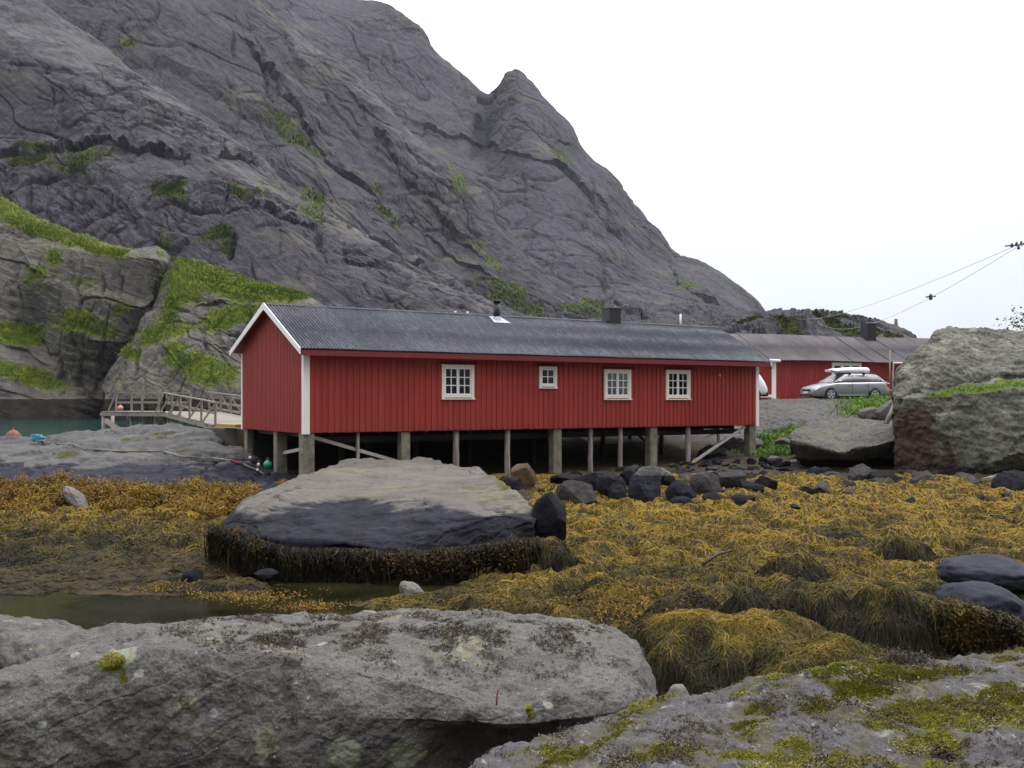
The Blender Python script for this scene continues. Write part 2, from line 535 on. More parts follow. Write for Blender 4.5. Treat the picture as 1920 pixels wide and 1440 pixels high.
def paint_mat(name, ca, cb, grain=(14, 14, .9), board=None, rough=.62):
    """painted boards: grain runs along local z"""
    m, nt, b = new_mat(name)
    pos = N(nt, 'TexCoord').outputs['Object']
    g = noise(nt, scaled(nt, pos, grain), 1.0, 5, .6)
    g2 = noise(nt, pos, .35, 4, .6)
    c = mixc(nt, sstep(nt, g, .25, .75), ca, cb)
    c = mixc(nt, sstep(nt, g2, .35, .7, 0, .35), c, [x * .75 for x in ca])
    if board:
        xyz = N(nt, 'SeparateXYZ', {0: pos})
        bi = math_(nt, 'FLOOR', math_(nt, 'DIVIDE', xyz.outputs[0], board))
        wn_ = N(nt, 'TexWhiteNoise', noise_dimensions='1D')
        nt.links.new(bi, wn_.inputs['W'])
        c = mixc(nt, math_(nt, 'MULTIPLY', wn_.outputs[0], .3), c, [x * .62 for x in ca])
        c = mixc(nt, sstep(nt, noise(nt, scaled(nt, pos, (5, 5, .7)), 1.0, 5, .7), .52, .75, 0, .35), c, [min(1, x * 1.15 + .035) for x in cb])
        low = math_(nt, 'ADD', xyz.outputs[2], math_(nt, 'MULTIPLY', noise(nt, scaled(nt, pos, (6, 6, 1.5)), 1.0, 4, .6), .9))
        c = mixc(nt, sstep(nt, low, 3.15, 2.75, 0, .4), c, (.06, .03, .022))
    sp = noise(nt, pos, 45, 2, .5)
    c = mixc(nt, sstep(nt, sp, .68, .75, 0, .35), c, [min(1, x * 1.5 + .06) for x in cb])
    nrm = bump(nt, g, .35, .006)
    setp(nt, b, c, rough, nrm, .35)
    return m


paint_mat('red_boards', (.315, .033, .023), (.385, .047, .034), board=.235)
paint_mat('red_metal', (.3, .029, .022), (.37, .04, .031), rough=.5)
paint_mat('red_trim', (.17, .022, .024), (.23, .032, .032))
paint_mat('faded_red', (.28, .026, .026), (.37, .042, .04), board=.22)
paint_mat('white_trim', (.86, .85, .81), (.92, .91, .89))
paint_mat('cream_trim', (.8, .75, .64), (.88, .84, .75))
paint_mat('grey_timber', (.2, .178, .148), (.36, .325, .28))
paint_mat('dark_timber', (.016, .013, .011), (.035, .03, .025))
paint_mat('pale_timber', (.4, .36, .3), (.55, .51, .44))
paint_mat('worn_timber', (.17, .13, .115), (.5, .46, .43), grain=(9, 9, 1.2))
paint_mat('yellow_timber', (.38, .24, .05), (.55, .4, .12))
flat('concrete', (.19, .175, .135), .9, var=.4, vs=3, bmp=.4)
flat('dark_concrete', (.085, .078, .055), .9, var=.45, vs=1.5, bmp=.4)
flat('black_metal', (.012, .012, .014), .4, var=.3, vs=8)
flat('lead', (.5, .52, .55), .45, var=.2)
flat('white_plastic', (.8, .8, .78), .4)
flat('curtain', (.5, .48, .45), .9)
flat('interior', (.03, .027, .024), .9)
flat('silver_paint', (.27, .275, .29), .32, .45, spec=.6)
flat('shaded_stone', (.012, .011, .01), .9)  # foundation near black: shade under the house put into its colour
flat('white_gloss', (.82, .83, .84), .25)
flat('tyre', (.012, .012, .012), .8)
flat('alloy', (.62, .63, .65), .3, .7)
flat('car_plastic', (.02, .02, .022), .5)
flat('tail_red', (.35, .01, .015), .25)
flat('lamp_glass', (.55, .62, .65), .12, .3)
flat('number_plate', (.72, .74, .72), .4)
flat('rope', (.16, .14, .11), .9, var=.4, vs=2)
flat('pale_rope', (.3, .28, .24), .9, var=.3)
flat('red_rope', (.2, .05, .05), .9, var=.3)
flat('blue_rope', (.08, .26, .33), .8, var=.4, vs=12)
flat('green_plastic', (.01, .3, .17), .4)
flat('orange_buoy', (.7, .33, .26), .5)
flat('dark_red_buoy', (.2, .035, .025), .5, var=.4)
flat('wire', (.4, .4, .42), .6)
flat('ceramic', (.02, .02, .025), .4)


def roof_mat(name, ca, cb, speck, amt, crest, rust=None):
    m, nt, b = new_mat(name)
    pos = N(nt, 'TexCoord').outputs['Object']
    n1 = noise(nt, pos, .45, 6, .65)
    n2 = noise(nt, scaled(nt, pos, (9, 2.2, 2.2)), 1.0, 6, .75)
    n3 = noise(nt, scaled(nt, pos, (30, 7, 7)), 1.0, 3, .6)
    c = mixc(nt, sstep(nt, n1, .35, .65), ca, cb)
    if crest:      # paint worn on the crests; light and shade of the corrugation painted in
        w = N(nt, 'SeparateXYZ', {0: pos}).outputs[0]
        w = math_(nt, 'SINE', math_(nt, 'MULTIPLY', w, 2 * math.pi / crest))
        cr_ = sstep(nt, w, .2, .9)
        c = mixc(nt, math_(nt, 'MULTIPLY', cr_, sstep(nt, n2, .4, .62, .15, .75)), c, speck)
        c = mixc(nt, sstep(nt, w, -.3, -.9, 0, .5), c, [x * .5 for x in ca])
    c = mixc(nt, sstep(nt, n2, .52, .7, 0, amt), c, speck)
    c = mixc(nt, sstep(nt, n3, .58, .72, 0, amt * .9), c, [x * 1.25 for x in speck])
    bi = N(nt, 'TexWhiteNoise', noise_dimensions='1D')
    nt.links.new(math_(nt, 'FLOOR', math_(nt, 'DIVIDE', N(nt, 'SeparateXYZ', {0: pos}).outputs[0], 1.02)), bi.inputs['W'])
    c = mixc(nt, math_(nt, 'MULTIPLY', bi.outputs[0], .3), c, [x * .6 for x in ca])
    if rust:
        c = mixc(nt, sstep(nt, noise(nt, scaled(nt, pos, (1.1, .35, .35)), 1.0, 5, .6), .47, .62, 0, .8), c, rust)
    setp(nt, b, c, .75, None, .2)
    return m


roof_mat('slate_roof', (.04, .045, .06), (.058, .064, .083), (.18, .185, .205), .45, .125)
roof_mat('worn_roof', (.08, .075, .084), (.12, .112, .124), (.22, .2, .2), .5, 0, rust=(.125, .1, .1))

m, nt, b = new_mat('pane')          # window glass: clear, with a sky reflection
nt.nodes.remove(b)
fr = N(nt, 'Fresnel', {'IOR': 1.5})
fr = math_(nt, 'MULTIPLY', fr, 1.0)
mx = N(nt, 'MixShader', {0: fr, 1: N(nt, 'BsdfTransparent', {0: (.3, .3, .3)}), 2: N(nt, 'BsdfGlossy', {'Color': (.9, .9, .9), 'Roughness': .03})})
nt.links.new(mx.outputs[0], [n for n in nt.nodes if n.type == 'OUTPUT_MATERIAL'][0].inputs[0])
flat('car_glass', (.02, .026, .03), .08, .0, spec=.5)


def water_mat(name, ca, cb, s, wave, wstr, rough, stretch=(1, 1, 1)):
    m, nt, b = new_mat(name)
    pos = N(nt, 'NewGeometry').outputs['Position']
    c = mixc(nt, sstep(nt, noise(nt, scaled(nt, pos, stretch), s, 5, .6), .35, .65), ca, cb)
    h = noise(nt, scaled(nt, pos, stretch), wave, 4, .6)
    setp(nt, b, c, rough, bump(nt, h, wstr, .05), .35)
    b.inputs['IOR'].default_value = 1.33
    return m


water_mat('sea', (.006, .034, .032), (.012, .06, .054), .05, .9, .5, .12, (.5, 1, 1))
water_mat('pool_water', (.008, .008, .003), (.022, .02, .008), .5, 2.5, .06, .05)
# ------------------------------------------------------------------ mountains, cliffs, hill
def blobmask(px, py, blobs):
    """blobs: (px, py, rx, ry, angle in degrees, weight)"""
    m = np.zeros(len(px))
    for x, y, rx, ry, an, w in blobs:
        a = math.radians(an); dx = px - x; dy = py - y
        q = ((dx * math.cos(a) + dy * math.sin(a)) / rx) ** 2 + ((-dx * math.sin(a) + dy * math.cos(a)) / ry) ** 2
        m = np.maximum(m, w * np.exp(-q * .7))
    return m


def relief(q, amp, dip, ls, lb, seed, block=1.0, vert=1.0):
    """rock relief in metres at points q: big swells, slabs dipping right by dip degrees that end in steps, upright joints, cracks"""
    a = math.radians(dip)
    w = fbm(q / (ls * .9), 3, seed=seed + 5)
    al = q[:, 0] * math.cos(a) - q[:, 2] * math.sin(a)
    ac = q[:, 0] * math.sin(a) + q[:, 2] * math.cos(a)
    r = 1.25 * fbm(q / (ls * 1.2), 3, .45, seed=seed)
    # slabs: the rock juts out slowly, then breaks back
    for k, (sp, am) in enumerate(((ls * .75, .9), (ls * .28, .42), (ls * .1, .14))):
        m_ = fbm(np.stack([al / (sp * 3.5), q[:, 1] / (sp * 2), ac / (sp * 1.6)], 1), 2, seed=seed + 20 + k)
        t = ac / sp + 1.0 * m_ + .3 * w + .16 * fbm(np.stack([al / (sp * .9), q[:, 1] / sp, ac / (sp * .5)], 1), 3, seed=seed + 30 + k)
        fr = t - np.floor(t)
        on = smooth(fbm(q / (sp * 1.7), 2, seed=seed + 40 + k), -.25, .4)
        r += am * on * (np.minimum(fr / .86, (1 - fr) / .14) - .5)
    # upright joints and gullies on the steeper bands
    vm = smooth(fbm(q / (ls * .8), 2, seed=seed + 7), -.15, .4)
    v = np.stack([q[:, 0] / lb, q[:, 1] / lb, q[:, 2] / (lb * 5)], 1) + .35 * w[:, None]
    f1, f2, c = worley(v, seed + 2)
    r += vert * (.15 + vm) * (.35 * (c - .5) - .5 * (1 - smooth(f2 - f1, 0, .12)))
    f1, f2, c = worley(v * (3.1, 3.1, 4.2), seed + 12)
    r += vert * vm * (.12 * (c - .5) - .16 * (1 - smooth(f2 - f1, 0, .14)))
    # cracks along and across the slabs
    cr = np.stack([al / (lb * 6), q[:, 1] / (lb * 3), ac / lb], 1) + .4 * w[:, None]
    r -= block * .55 * (1 - smooth(np.abs(perlin(cr)), 0, .035)) * smooth(perlin(cr * .4 + 9), -.1, .3)
    f1, f2, c = worley(np.stack([al / (lb * 1.5), q[:, 1] / lb, ac / (lb * .6)], 1) + .4 * w[:, None], seed + 3)
    bm_ = smooth(fbm(q / (lb * 3), 2, seed=seed + 14), .05, .5)
    r += block * bm_ * (.4 * (c - .5) - .4 * (1 - smooth(f2 - f1, 0, .2)))
    r += .1 * fbm(q / (lb * .4), 4, .6, seed=seed + 4)
    return r * amp


def polydist(px, py, pts):
    """distance in pixels to a polyline, and which side (positive: above it)"""
    best = np.full(len(px), 1e9); side = np.zeros(len(px)); along = np.zeros(len(px))
    for i in range(len(pts) - 1):
        ax, ay = pts[i]; bx, by = pts[i + 1]
        dx, dy = bx - ax, by - ay; l2 = dx * dx + dy * dy
        t = np.clip(((px - ax) * dx + (py - ay) * dy) / l2, 0, 1)
        ex = px - ax - t * dx; ey = py - ay - t * dy
        d = np.hypot(ex, ey); m_ = d < best
        best = np.where(m_, d, best); side = np.where(m_, np.sign(dx * (py - ay) - dy * (px - ax)), side); along = np.where(m_, (i + t) / (len(pts) - 1), along)
    return best, -side, along


def carve(px, py, q, strokes, lb, seed):
    """the big features of a rock face: ('g', width, depth, points) gully; ('s', reach, height, points) edge of a slab that juts out above the line"""
    r = np.zeros(len(px))
    w1 = fbm(q / (lb * 1.4), 4, .6, seed=seed + 50); w2 = fbm(q / (lb * 1.4), 4, .6, seed=seed + 51)
    for k, (kind, wd, h, pts) in enumerate(strokes):
        x0 = min(p[0] for p in pts) - wd * 4 - 15; x1 = max(p[0] for p in pts) + wd * 4 + 15
        y0 = min(p[1] for p in pts) - wd * 4 - 15; y1 = max(p[1] for p in pts) + wd * 4 + 15
        s_ = (px > x0) & (px < x1) & (py > y0) & (py < y1)
        if not s_.any(): continue
        jx = 9.0 if wd > 3 else 5.0
        d, sd_, al = polydist(px[s_] + jx * w1[s_], py[s_] + jx * w2[s_], pts)
        fade = .55 * smooth(al, 0, .2) * (1 - smooth(al, .75, 1)) * np.clip(.7 + 1.1 * w2[s_], .05, 1.6)
        if kind == 'g':
            r[s_] -= h * fade * np.exp(-(d / wd) ** 2)
        else:
            r[s_] += h * fade * np.where(sd_ > 0, np.exp(-d / (wd * 2.2)), -.3 * np.exp(-d / (wd * .9)))
    return r


def terrain(name, curves, nu, nv, amp, dip, ls, lb, seed, mat, label, blobs=(), vegn=.5, block=1.0, vert=1.0, edge=.04, kind='structure', vpos=None, strokes=(), sm=False, sharp=.5, tuft=None, far=1.0, slabs=()):
    curves = [[(a_, b_, d_ * far) for a_, b_, d_ in c_] for c_ in curves]
    g, n = loft(curves, nu, nv, vpos, sharp)
    q = g.reshape(-1, 3); nn = n.reshape(-1, 3)
    px, py = pix(q)
    d = relief(q, amp, dip, ls, lb, seed, block, vert)
    if strokes: d = d + carve(px, py, q, strokes, lb, seed)
    veg = (1.2 if 'cliff' in name else .95) * blobmask(px, py, blobs) if len(blobs) else np.zeros(len(q))
    vn = fbm(q / (lb * 1.1), 4, .65, seed=seed + 8)
    d = d + smooth(veg, .3, .7) * (.1 * lb * .35 * fbm(q / (lb * .22), 4, .65, seed=seed + 18))
    p = q + nn * d[:, None]
    gn = grid_normals(p.reshape(g.shape)).reshape(-1, 3)
    nz = np.abs(gn[:, 2])
    veg = veg * (.86 + (vegn if 'cliff' in name else 1.5) * vn) + .35 * (nz - .5) * (veg > .12)
    bare = np.zeros(len(q))  # slab tops lightened: the sky light on them is put into the colour
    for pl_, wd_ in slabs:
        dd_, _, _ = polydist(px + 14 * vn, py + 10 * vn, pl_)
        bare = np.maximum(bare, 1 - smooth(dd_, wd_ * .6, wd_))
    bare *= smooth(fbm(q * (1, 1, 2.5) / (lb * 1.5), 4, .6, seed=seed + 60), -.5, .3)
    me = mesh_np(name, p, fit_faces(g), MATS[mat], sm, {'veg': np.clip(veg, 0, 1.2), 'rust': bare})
    o = link(name, me)
    tag(o, label, 'mountain' if 'mountain' in name else name, kind=kind)
    if tuft:
        nt_, h_, w_ = tuft
        r_ = np.random.RandomState(seed)
        pr = smooth(veg, .42, .75) * ((px > -60) & (px < 1980) & (py > -40))
        ii = r_.choice(len(p), nt_, p=pr / pr.sum())
        c = p[ii] + r_.normal(size=(nt_, 3)) * (.5 * w_ * 3, .3, .1) - (0, 0, .2 * h_)
        TUFTS.append(('hill_grass' if 'cliff' in name else 'scrub', o, c, h_ * (.4 + .9 * r_.rand(nt_)), w_, seed, .45 + .55 * fbm(c / (lb * .8), 3, seed=seed + 6)))
    return o


TUFTS = []
VB = [(520, 240, 60, 25, 40, .62), (590, 385, 30, 22, 60, .7), (860, 350, 50, 14, 65, .6), (1045, 300, 22, 30, 20, .55), (400, 450, 28, 40, 30, .95),
      (170, 300, 60, 16, -20, .8), (60, 300, 50, 20, 0, .6), (310, 350, 40, 30, 20, .7), (230, 90, 40, 18, -30, .45), (980, 560, 110, 16, 28, .9),
      (1080, 575, 90, 16, 0, .75), (900, 470, 60, 18, 45, .4), (740, 400, 60, 16, 30, .5), (460, 350, 60, 14, 10, .6), (300, 455, 24, 16, 0, .8),
      (30, 430, 60, 20, 30, .7), (120, 80, 20, 10, 0, .5), (560, 260, 60, 14, 40, .5), (980, 170, 40, 10, 20, .4), (1290, 540, 70, 20, 30, .35), (700, 350, 60, 12, 30, .55)]

terrain('mountain', [
    [(300, -60, 1250), (640, 60, 1200), (915, 260, 1150), (965, 220, 1150), (1100, 420, 1050), (1300, 600, 1000), (1560, 760, 980)],
    [(300, -330, 1100), (480, -110, 1100), (575, -28, 1100), (640, -6, 1090), (725, 6, 1060), (790, 45, 1020), (825, 95, 1000), (870, 135, 985), (905, 166, 975), (917, 170, 980),
     (930, 152, 950), (948, 130, 935), (966, 125, 930), (1000, 150, 920), (1040, 200, 905), (1072, 240, 895), (1085, 275, 890), (1105, 300, 885), (1135, 316, 875), (1180, 370, 860),
     (1230, 430, 840), (1265, 472, 830), (1310, 486, 815), (1350, 506, 800), (1390, 535, 790), (1420, 562, 780), (1437, 586, 775), (1480, 640, 770), (1560, 740, 760)],
    [(300, -100, 960), (640, 90, 940), (800, 190, 900), (895, 240, 905), (910, 255, 925), (925, 240, 890), (970, 230, 830), (1060, 310, 815), (1150, 400, 800), (1240, 500, 760), (1330, 530, 740), (1440, 610, 720), (1560, 742, 720)],
    [(300, 100, 850), (640, 200, 830), (800, 280, 800), (900, 330, 800), (1000, 350, 760), (1120, 440, 720), (1250, 540, 680), (1350, 575, 660), (1450, 640, 660), (1560, 744, 680)],
    [(300, 300, 760), (700, 380, 700), (900, 470, 660), (1050, 500, 640), (1200, 570, 610), (1350, 620, 600), (1560, 746, 620)],
    [(300, 700, 620), (700, 700, 560), (1000, 690, 520), (1300, 700, 520), (1560, 748, 540)],
], 760, 560, 6.5, 42, 160, 36, 1, 'mountain_rock', 'steep grey rock mountain with a pointed peak behind the red houses', VB, vert=.6, block=.6, strokes=[('g', 13, 14, [(917, 168), (906, 200), (901, 262), (890, 330)]), ('g', 3, 6, [(866, 135), (876, 170), (893, 215)]), ('s', 10, 9, [(690, 130), (770, 238), (840, 258), (908, 266), (967, 294), (1045, 328), (1096, 378), (1137, 436), (1190, 462), (1256, 520)]),
     ('s', 6, 6, [(1110, 320), (1105, 370), (1143, 432), (1170, 470)]), ('g', 3, 5, [(986, 326), (984, 420)]), ('g', 4, 6, [(1136, 470), (1134, 560)]), ('s', 5, 5, [(955, 232), (1000, 232), (1035, 262), (1085, 290)]), ('g', 3, 5, [(1000, 240), (1022, 270), (1060, 300)]),
     ('g', 5, 7, [(715, 60), (730, 110), (760, 160)]), ('s', 7, 7, [(640, 40), (690, 120), (700, 160)]), ('g', 3, 5, [(850, 190), (868, 235)]), ('g', 3, 5, [(985, 350), (1030, 355), (1060, 340)]), ('s', 6, 7, [(1250, 500), (1300, 560), (1350, 590)])], tuft=(6000, 2.6, 1.0), far=1.4)

terrain('mountain', [
    [(-200, -200, 900), (500, 100, 860), (800, 500, 780), (1160, 720, 700)],
    [(-200, -560, 760), (200, -330, 750), (400, -150, 740), (480, -10, 725), (556, 52, 705), (650, 118, 680), (700, 177, 665), (746, 227, 650), (800, 277, 640), (837, 318, 630), (875, 368, 615), (933, 422, 600), (992, 477, 585), (1058, 540, 565), (1160, 600, 540)],
    [(-200, -300, 640), (200, -120, 640), (400, 40, 630), (560, 190, 600), (700, 350, 570), (800, 440, 550), (900, 530, 530), (1000, 590, 515), (1160, 660, 500)],
    [(-200, 0, 560), (200, 80, 560), (400, 200, 545), (560, 330, 520), (700, 440, 500), (850, 540, 480), (1000, 610, 470), (1160, 680, 470)],
    [(-200, 400, 470), (300, 420, 450), (700, 600, 420), (1000, 680, 420), (1160, 720, 430)],
], 680, 520, 3.8, 42, 85, 20, 3, 'mountain_rock', 'near grey mountain flank running down to the right behind the long roof', VB, vert=.7, block=.7, strokes=[('s', 9, 8, [(640, 150), (700, 240), (760, 330), (840, 420), (930, 500)]), ('g', 4, 6, [(520, 30), (560, 110), (570, 180)]), ('g', 4, 6, [(480, 60), (500, 150), (505, 230)]), ('g', 3, 4, [(590, 120), (620, 200), (700, 300)]), ('g', 3, 4, [(660, 190), (740, 300), (820, 390)]),
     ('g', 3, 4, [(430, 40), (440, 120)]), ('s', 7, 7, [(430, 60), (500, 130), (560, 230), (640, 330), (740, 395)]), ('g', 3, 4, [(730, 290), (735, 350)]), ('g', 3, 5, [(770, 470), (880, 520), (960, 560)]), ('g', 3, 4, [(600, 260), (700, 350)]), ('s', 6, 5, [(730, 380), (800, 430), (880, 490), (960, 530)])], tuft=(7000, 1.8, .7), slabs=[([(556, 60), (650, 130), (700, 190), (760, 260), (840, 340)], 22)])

terrain('mountain', [
    [(-300, -60, 640), (200, 150, 600), (600, 560, 520), (1060, 760, 470)],
    [(-300, -190, 500), (0, -40, 490), (130, 50, 480), (270, 150, 465), (400, 232, 450), (470, 290, 440), (530, 340, 432), (620, 400, 420), (690, 442, 410), (820, 520, 400), (930, 572, 390), (1060, 620, 380)],
    [(-300, 20, 430), (0, 100, 425), (150, 160, 418), (300, 230, 410), (420, 300, 398), (520, 365, 385), (690, 470, 370), (820, 540, 360), (1060, 640, 350)],
    [(-300, 250, 396), (0, 280, 390), (150, 290, 385), (330, 304, 372), (420, 325, 362), (560, 420, 345), (690, 500, 335), (820, 560, 325), (1060, 650, 320)],
    [(-300, 285, 372), (0, 305, 368), (150, 315, 362), (330, 318, 350), (420, 345, 338), (560, 440, 325), (690, 520, 318), (820, 575, 312), (1060, 660, 310)],
    [(-300, 440, 345), (0, 440, 340), (150, 450, 332), (330, 460, 318), (500, 520, 305), (690, 590, 300), (1060, 680, 300)],
    [(-300, 760, 300), (200, 770, 280), (600, 760, 275), (1060, 740, 280)],
], 760, 620, 2.9, 36, 60, 13, 6, 'mountain_rock', 'grey rock slabs with green ledges above the inlet on the left', VB, vert=1.1, block=.8, strokes=[('g', 9, 8, [(150, 10), (280, 95), (380, 155), (440, 210), (470, 235), (520, 280), (600, 340), (740, 372), (825, 425), (915, 490), (975, 520)]), ('s', 8, 7, [(-40, 290), (0, 300), (115, 295), (210, 268), (240, 296), (350, 295), (450, 300), (512, 324)]),
     ('g', 3, 5, [(510, 325), (600, 350), (675, 360), (740, 400), (765, 445), (850, 480), (915, 500)]), ('s', 6, 5, [(410, 312), (450, 352), (480, 370), (565, 412), (600, 450), (615, 480), (700, 495), (750, 545)]),
     ('g', 5, 6, [(135, 345), (130, 410)]), ('g', 4, 4, [(205, 360), (200, 402)]), ('g', 3, 4, [(100, 160), (95, 215)]), ('g', 4, 4, [(371, 360), (372, 400)]), ('g', 5, 5, [(432, 425), (428, 490)]), ('g', 3, 4, [(470, 480), (478, 530)]), ('g', 3, 3, [(60, 330), (55, 420)]), ('g', 3, 3, [(310, 400), (320, 440)]),
     ('g', 2.5, 3, [(90, 190), (180, 200), (300, 230), (400, 290)]), ('g', 2.5, 3, [(230, 210), (330, 225), (420, 265)]), ('g', 2.5, 3, [(0, 120), (110, 130), (200, 170)]), ('g', 2.5, 3, [(570, 430), (590, 470), (680, 520), (700, 560)]), ('g', 2.5, 3, [(720, 540), (760, 590)]), ('s', 5, 4, [(620, 395), (700, 450), (800, 520), (880, 560)]),
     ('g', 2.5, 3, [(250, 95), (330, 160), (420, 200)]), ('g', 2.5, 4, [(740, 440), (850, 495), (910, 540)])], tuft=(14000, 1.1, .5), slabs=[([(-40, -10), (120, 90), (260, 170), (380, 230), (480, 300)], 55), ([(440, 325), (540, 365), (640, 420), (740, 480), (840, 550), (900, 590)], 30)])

# ---- hill beyond the second house
terrain('hill', [
    [(1150, 700, 420), (1500, 690, 420), (1900, 700, 420)],
    [(1150, 560, 330), (1300, 572, 330), (1400, 590, 325), (1437, 585, 322), (1500, 583, 318), (1540, 585, 315), (1575, 592, 312), (1600, 601, 310), (1650, 606, 305), (1690, 615, 302), (1716, 632, 300), (1760, 665, 300), (1900, 720, 300)],
    [(1150, 620, 270), (1400, 625, 265), (1540, 620, 262), (1650, 640, 260), (1760, 690, 255), (1900, 735, 250)],
    [(1150, 700, 220), (1400, 720, 200), (1700, 740, 200), (1900, 750, 200)],
], 460, 170, 4.2, 15, 34, 7, 9, 'mountain_rock', 'low rocky hill with scrub behind the second red house', [(1480, 622, 50, 10, 5, .62), (1560, 612, 40, 9, 15, .6), (1520, 640, 80, 8, 0, .6), (1630, 632, 60, 8, 8, .58), (1400, 615, 40, 10, 0, .55), (1450, 600, 30, 6, 0, .5)], vert=.9, vegn=.9, tuft=(9000, 1.1, .6))

# ---- cliffs on the far side of the inlet
CB = [(60, 405, 110, 24, 24, 1.1), (150, 440, 90, 14, 22, 1.0), (10, 375, 60, 14, 25, .8), (70, 530, 34, 34, 40, .75), (150, 520, 36, 10, 0, .6), (140, 600, 60, 26, 10, .95), (195, 570, 20, 40, -30, .7), (220, 580, 24, 18, 0, .75),
      (30, 625, 50, 22, 0, 1.1), (50, 705, 70, 16, 12, 1.0), (200, 625, 30, 16, 0, .6), (100, 480, 20, 20, 0, .6),
      (400, 500, 90, 16, 18, 1.0), (360, 490, 40, 26, 0, .9), (430, 530, 110, 24, 6, 1.0), (540, 545, 50, 16, 0, 1.0), (320, 570, 26, 60, 20, .9), (430, 590, 60, 20, -10, 1.0), (300, 620, 50, 20, -20, .95),
      (240, 655, 26, 16, 0, .8), (380, 690, 60, 26, 10, 1.0), (330, 650, 30, 12, 0, .7), (420, 650, 30, 20, 0, .3), (350, 530, 60, 30, 0, .8)]
terrain('cliff', [
    [(-300, 330, 260), (0, 440, 250), (200, 520, 245), (318, 640, 230)],
    [(-300, 250, 232), (-100, 320, 226), (0, 366, 222), (60, 396, 220), (130, 432, 216), (220, 466, 212), (300, 472, 208), (313, 484, 207), (318, 640, 207)],
    [(-300, 330, 214), (-60, 420, 210), (20, 445, 208), (80, 458, 206), (150, 470, 203), (220, 480, 201), (290, 486, 199), (308, 500, 202), (318, 645, 206)],
    [(-300, 480, 208), (0, 520, 204), (60, 530, 202), (130, 545, 199), (200, 560, 197), (270, 575, 197), (295, 570, 200), (318, 655, 206)],
    [(-300, 600, 202), (0, 610, 199), (60, 620, 203), (130, 620, 197), (200, 640, 196), (250, 640, 199), (318, 690, 206)],
    [(-300, 690, 196), (0, 700, 193), (80, 720, 197), (140, 700, 199), (190, 715, 200), (230, 720, 203), (318, 735, 206)],
    [(-300, 760, 190), (0, 762, 190), (90, 766, 192), (190, 766, 195), (318, 768, 204)],
    [(-300, 840, 184), (0, 841, 184), (90, 842, 186), (190, 842, 190), (318, 842, 202)],
], 460, 560, 1.25, 24, 26, 6.5, 12, 'cliff_rock', 'blocky grey cliff with grass ledges at the far left of the inlet', CB, vert=1.25, block=1.0, strokes=[('g', 7, 2.6, [(26, 480), (24, 530), (28, 590), (40, 620)]), ('g', 8, 2.6, [(56, 610), (75, 650), (97, 675), (112, 710), (140, 738)]), ('g', 14, 3.2, [(135, 705), (165, 738), (200, 735)]), ('g', 3.5, 1.6, [(217, 470), (216, 520), (222, 570)]), ('g', 3, 1.2, [(150, 470), (140, 540), (150, 590)]),
     ('s', 5, 1.4, [(30, 460), (60, 500), (95, 520)]), ('s', 6, 1.6, [(130, 610), (180, 640), (215, 640)]), ('g', 4, 1.4, [(230, 590), (250, 630), (255, 650)]), ('s', 5, 1.2, [(250, 580), (285, 575), (300, 560)]), ('g', 2.5, .9, [(275, 478), (290, 500), (285, 540)]), ('g', 2.5, .9, [(180, 480), (190, 530), (180, 580)]), ('s', 6, 1.5, [(0, 650), (50, 660), (90, 690)])], tuft=(26000, .5, .2), sharp=.6)
terrain('cliff', [
    [(196, 700, 225), (400, 620, 230), (520, 600, 235), (640, 640, 235)],
    [(196, 735, 190), (215, 690, 190), (242, 648, 191), (262, 600, 196), (285, 556, 199), (312, 500, 202), (325, 476, 203), (400, 492, 203), (470, 515, 202), (520, 530, 201), (570, 548, 200), (600, 572, 199), (640, 640, 200)],
    [(196, 738, 187), (240, 664, 186), (300, 600, 188), (350, 545, 191), (430, 545, 191), (500, 560, 190), (580, 585, 192), (640, 650, 196)],
    [(196, 742, 184), (240, 690, 182), (300, 650, 182), (350, 610, 184), (430, 615, 184), (500, 620, 185), (640, 665, 190)],
    [(196, 750, 181), (240, 720, 179), (300, 700, 178), (350, 670, 178), (430, 680, 178), (500, 690, 179), (640, 700, 182)],
    [(196, 765, 179), (300, 760, 174), (430, 750, 172), (520, 750, 172), (640, 752, 174)],
    [(196, 845, 174), (300, 845, 168), (430, 845, 166), (640, 845, 166)],
], 460, 460, .95, 25, 22, 6, 15, 'cliff_rock', 'low grey cliff with bright grass slopes left of the red boathouse gable', CB, vert=.9, block=1.0, strokes=[('g', 4, 1.6, [(257, 645), (248, 690), (239, 735)]), ('s', 5, 1.0, [(300, 650), (330, 670), (350, 710)]), ('s', 5, 1.1, [(345, 560), (390, 565), (440, 560), (520, 575)]), ('g', 3, .8, [(380, 600), (385, 640), (400, 660)]), ('s', 5, 1.1, [(400, 640), (440, 650), (480, 640)]), ('g', 3, .9, [(310, 690), (330, 720)])], tuft=(30000, .5, .2), sharp=.6)

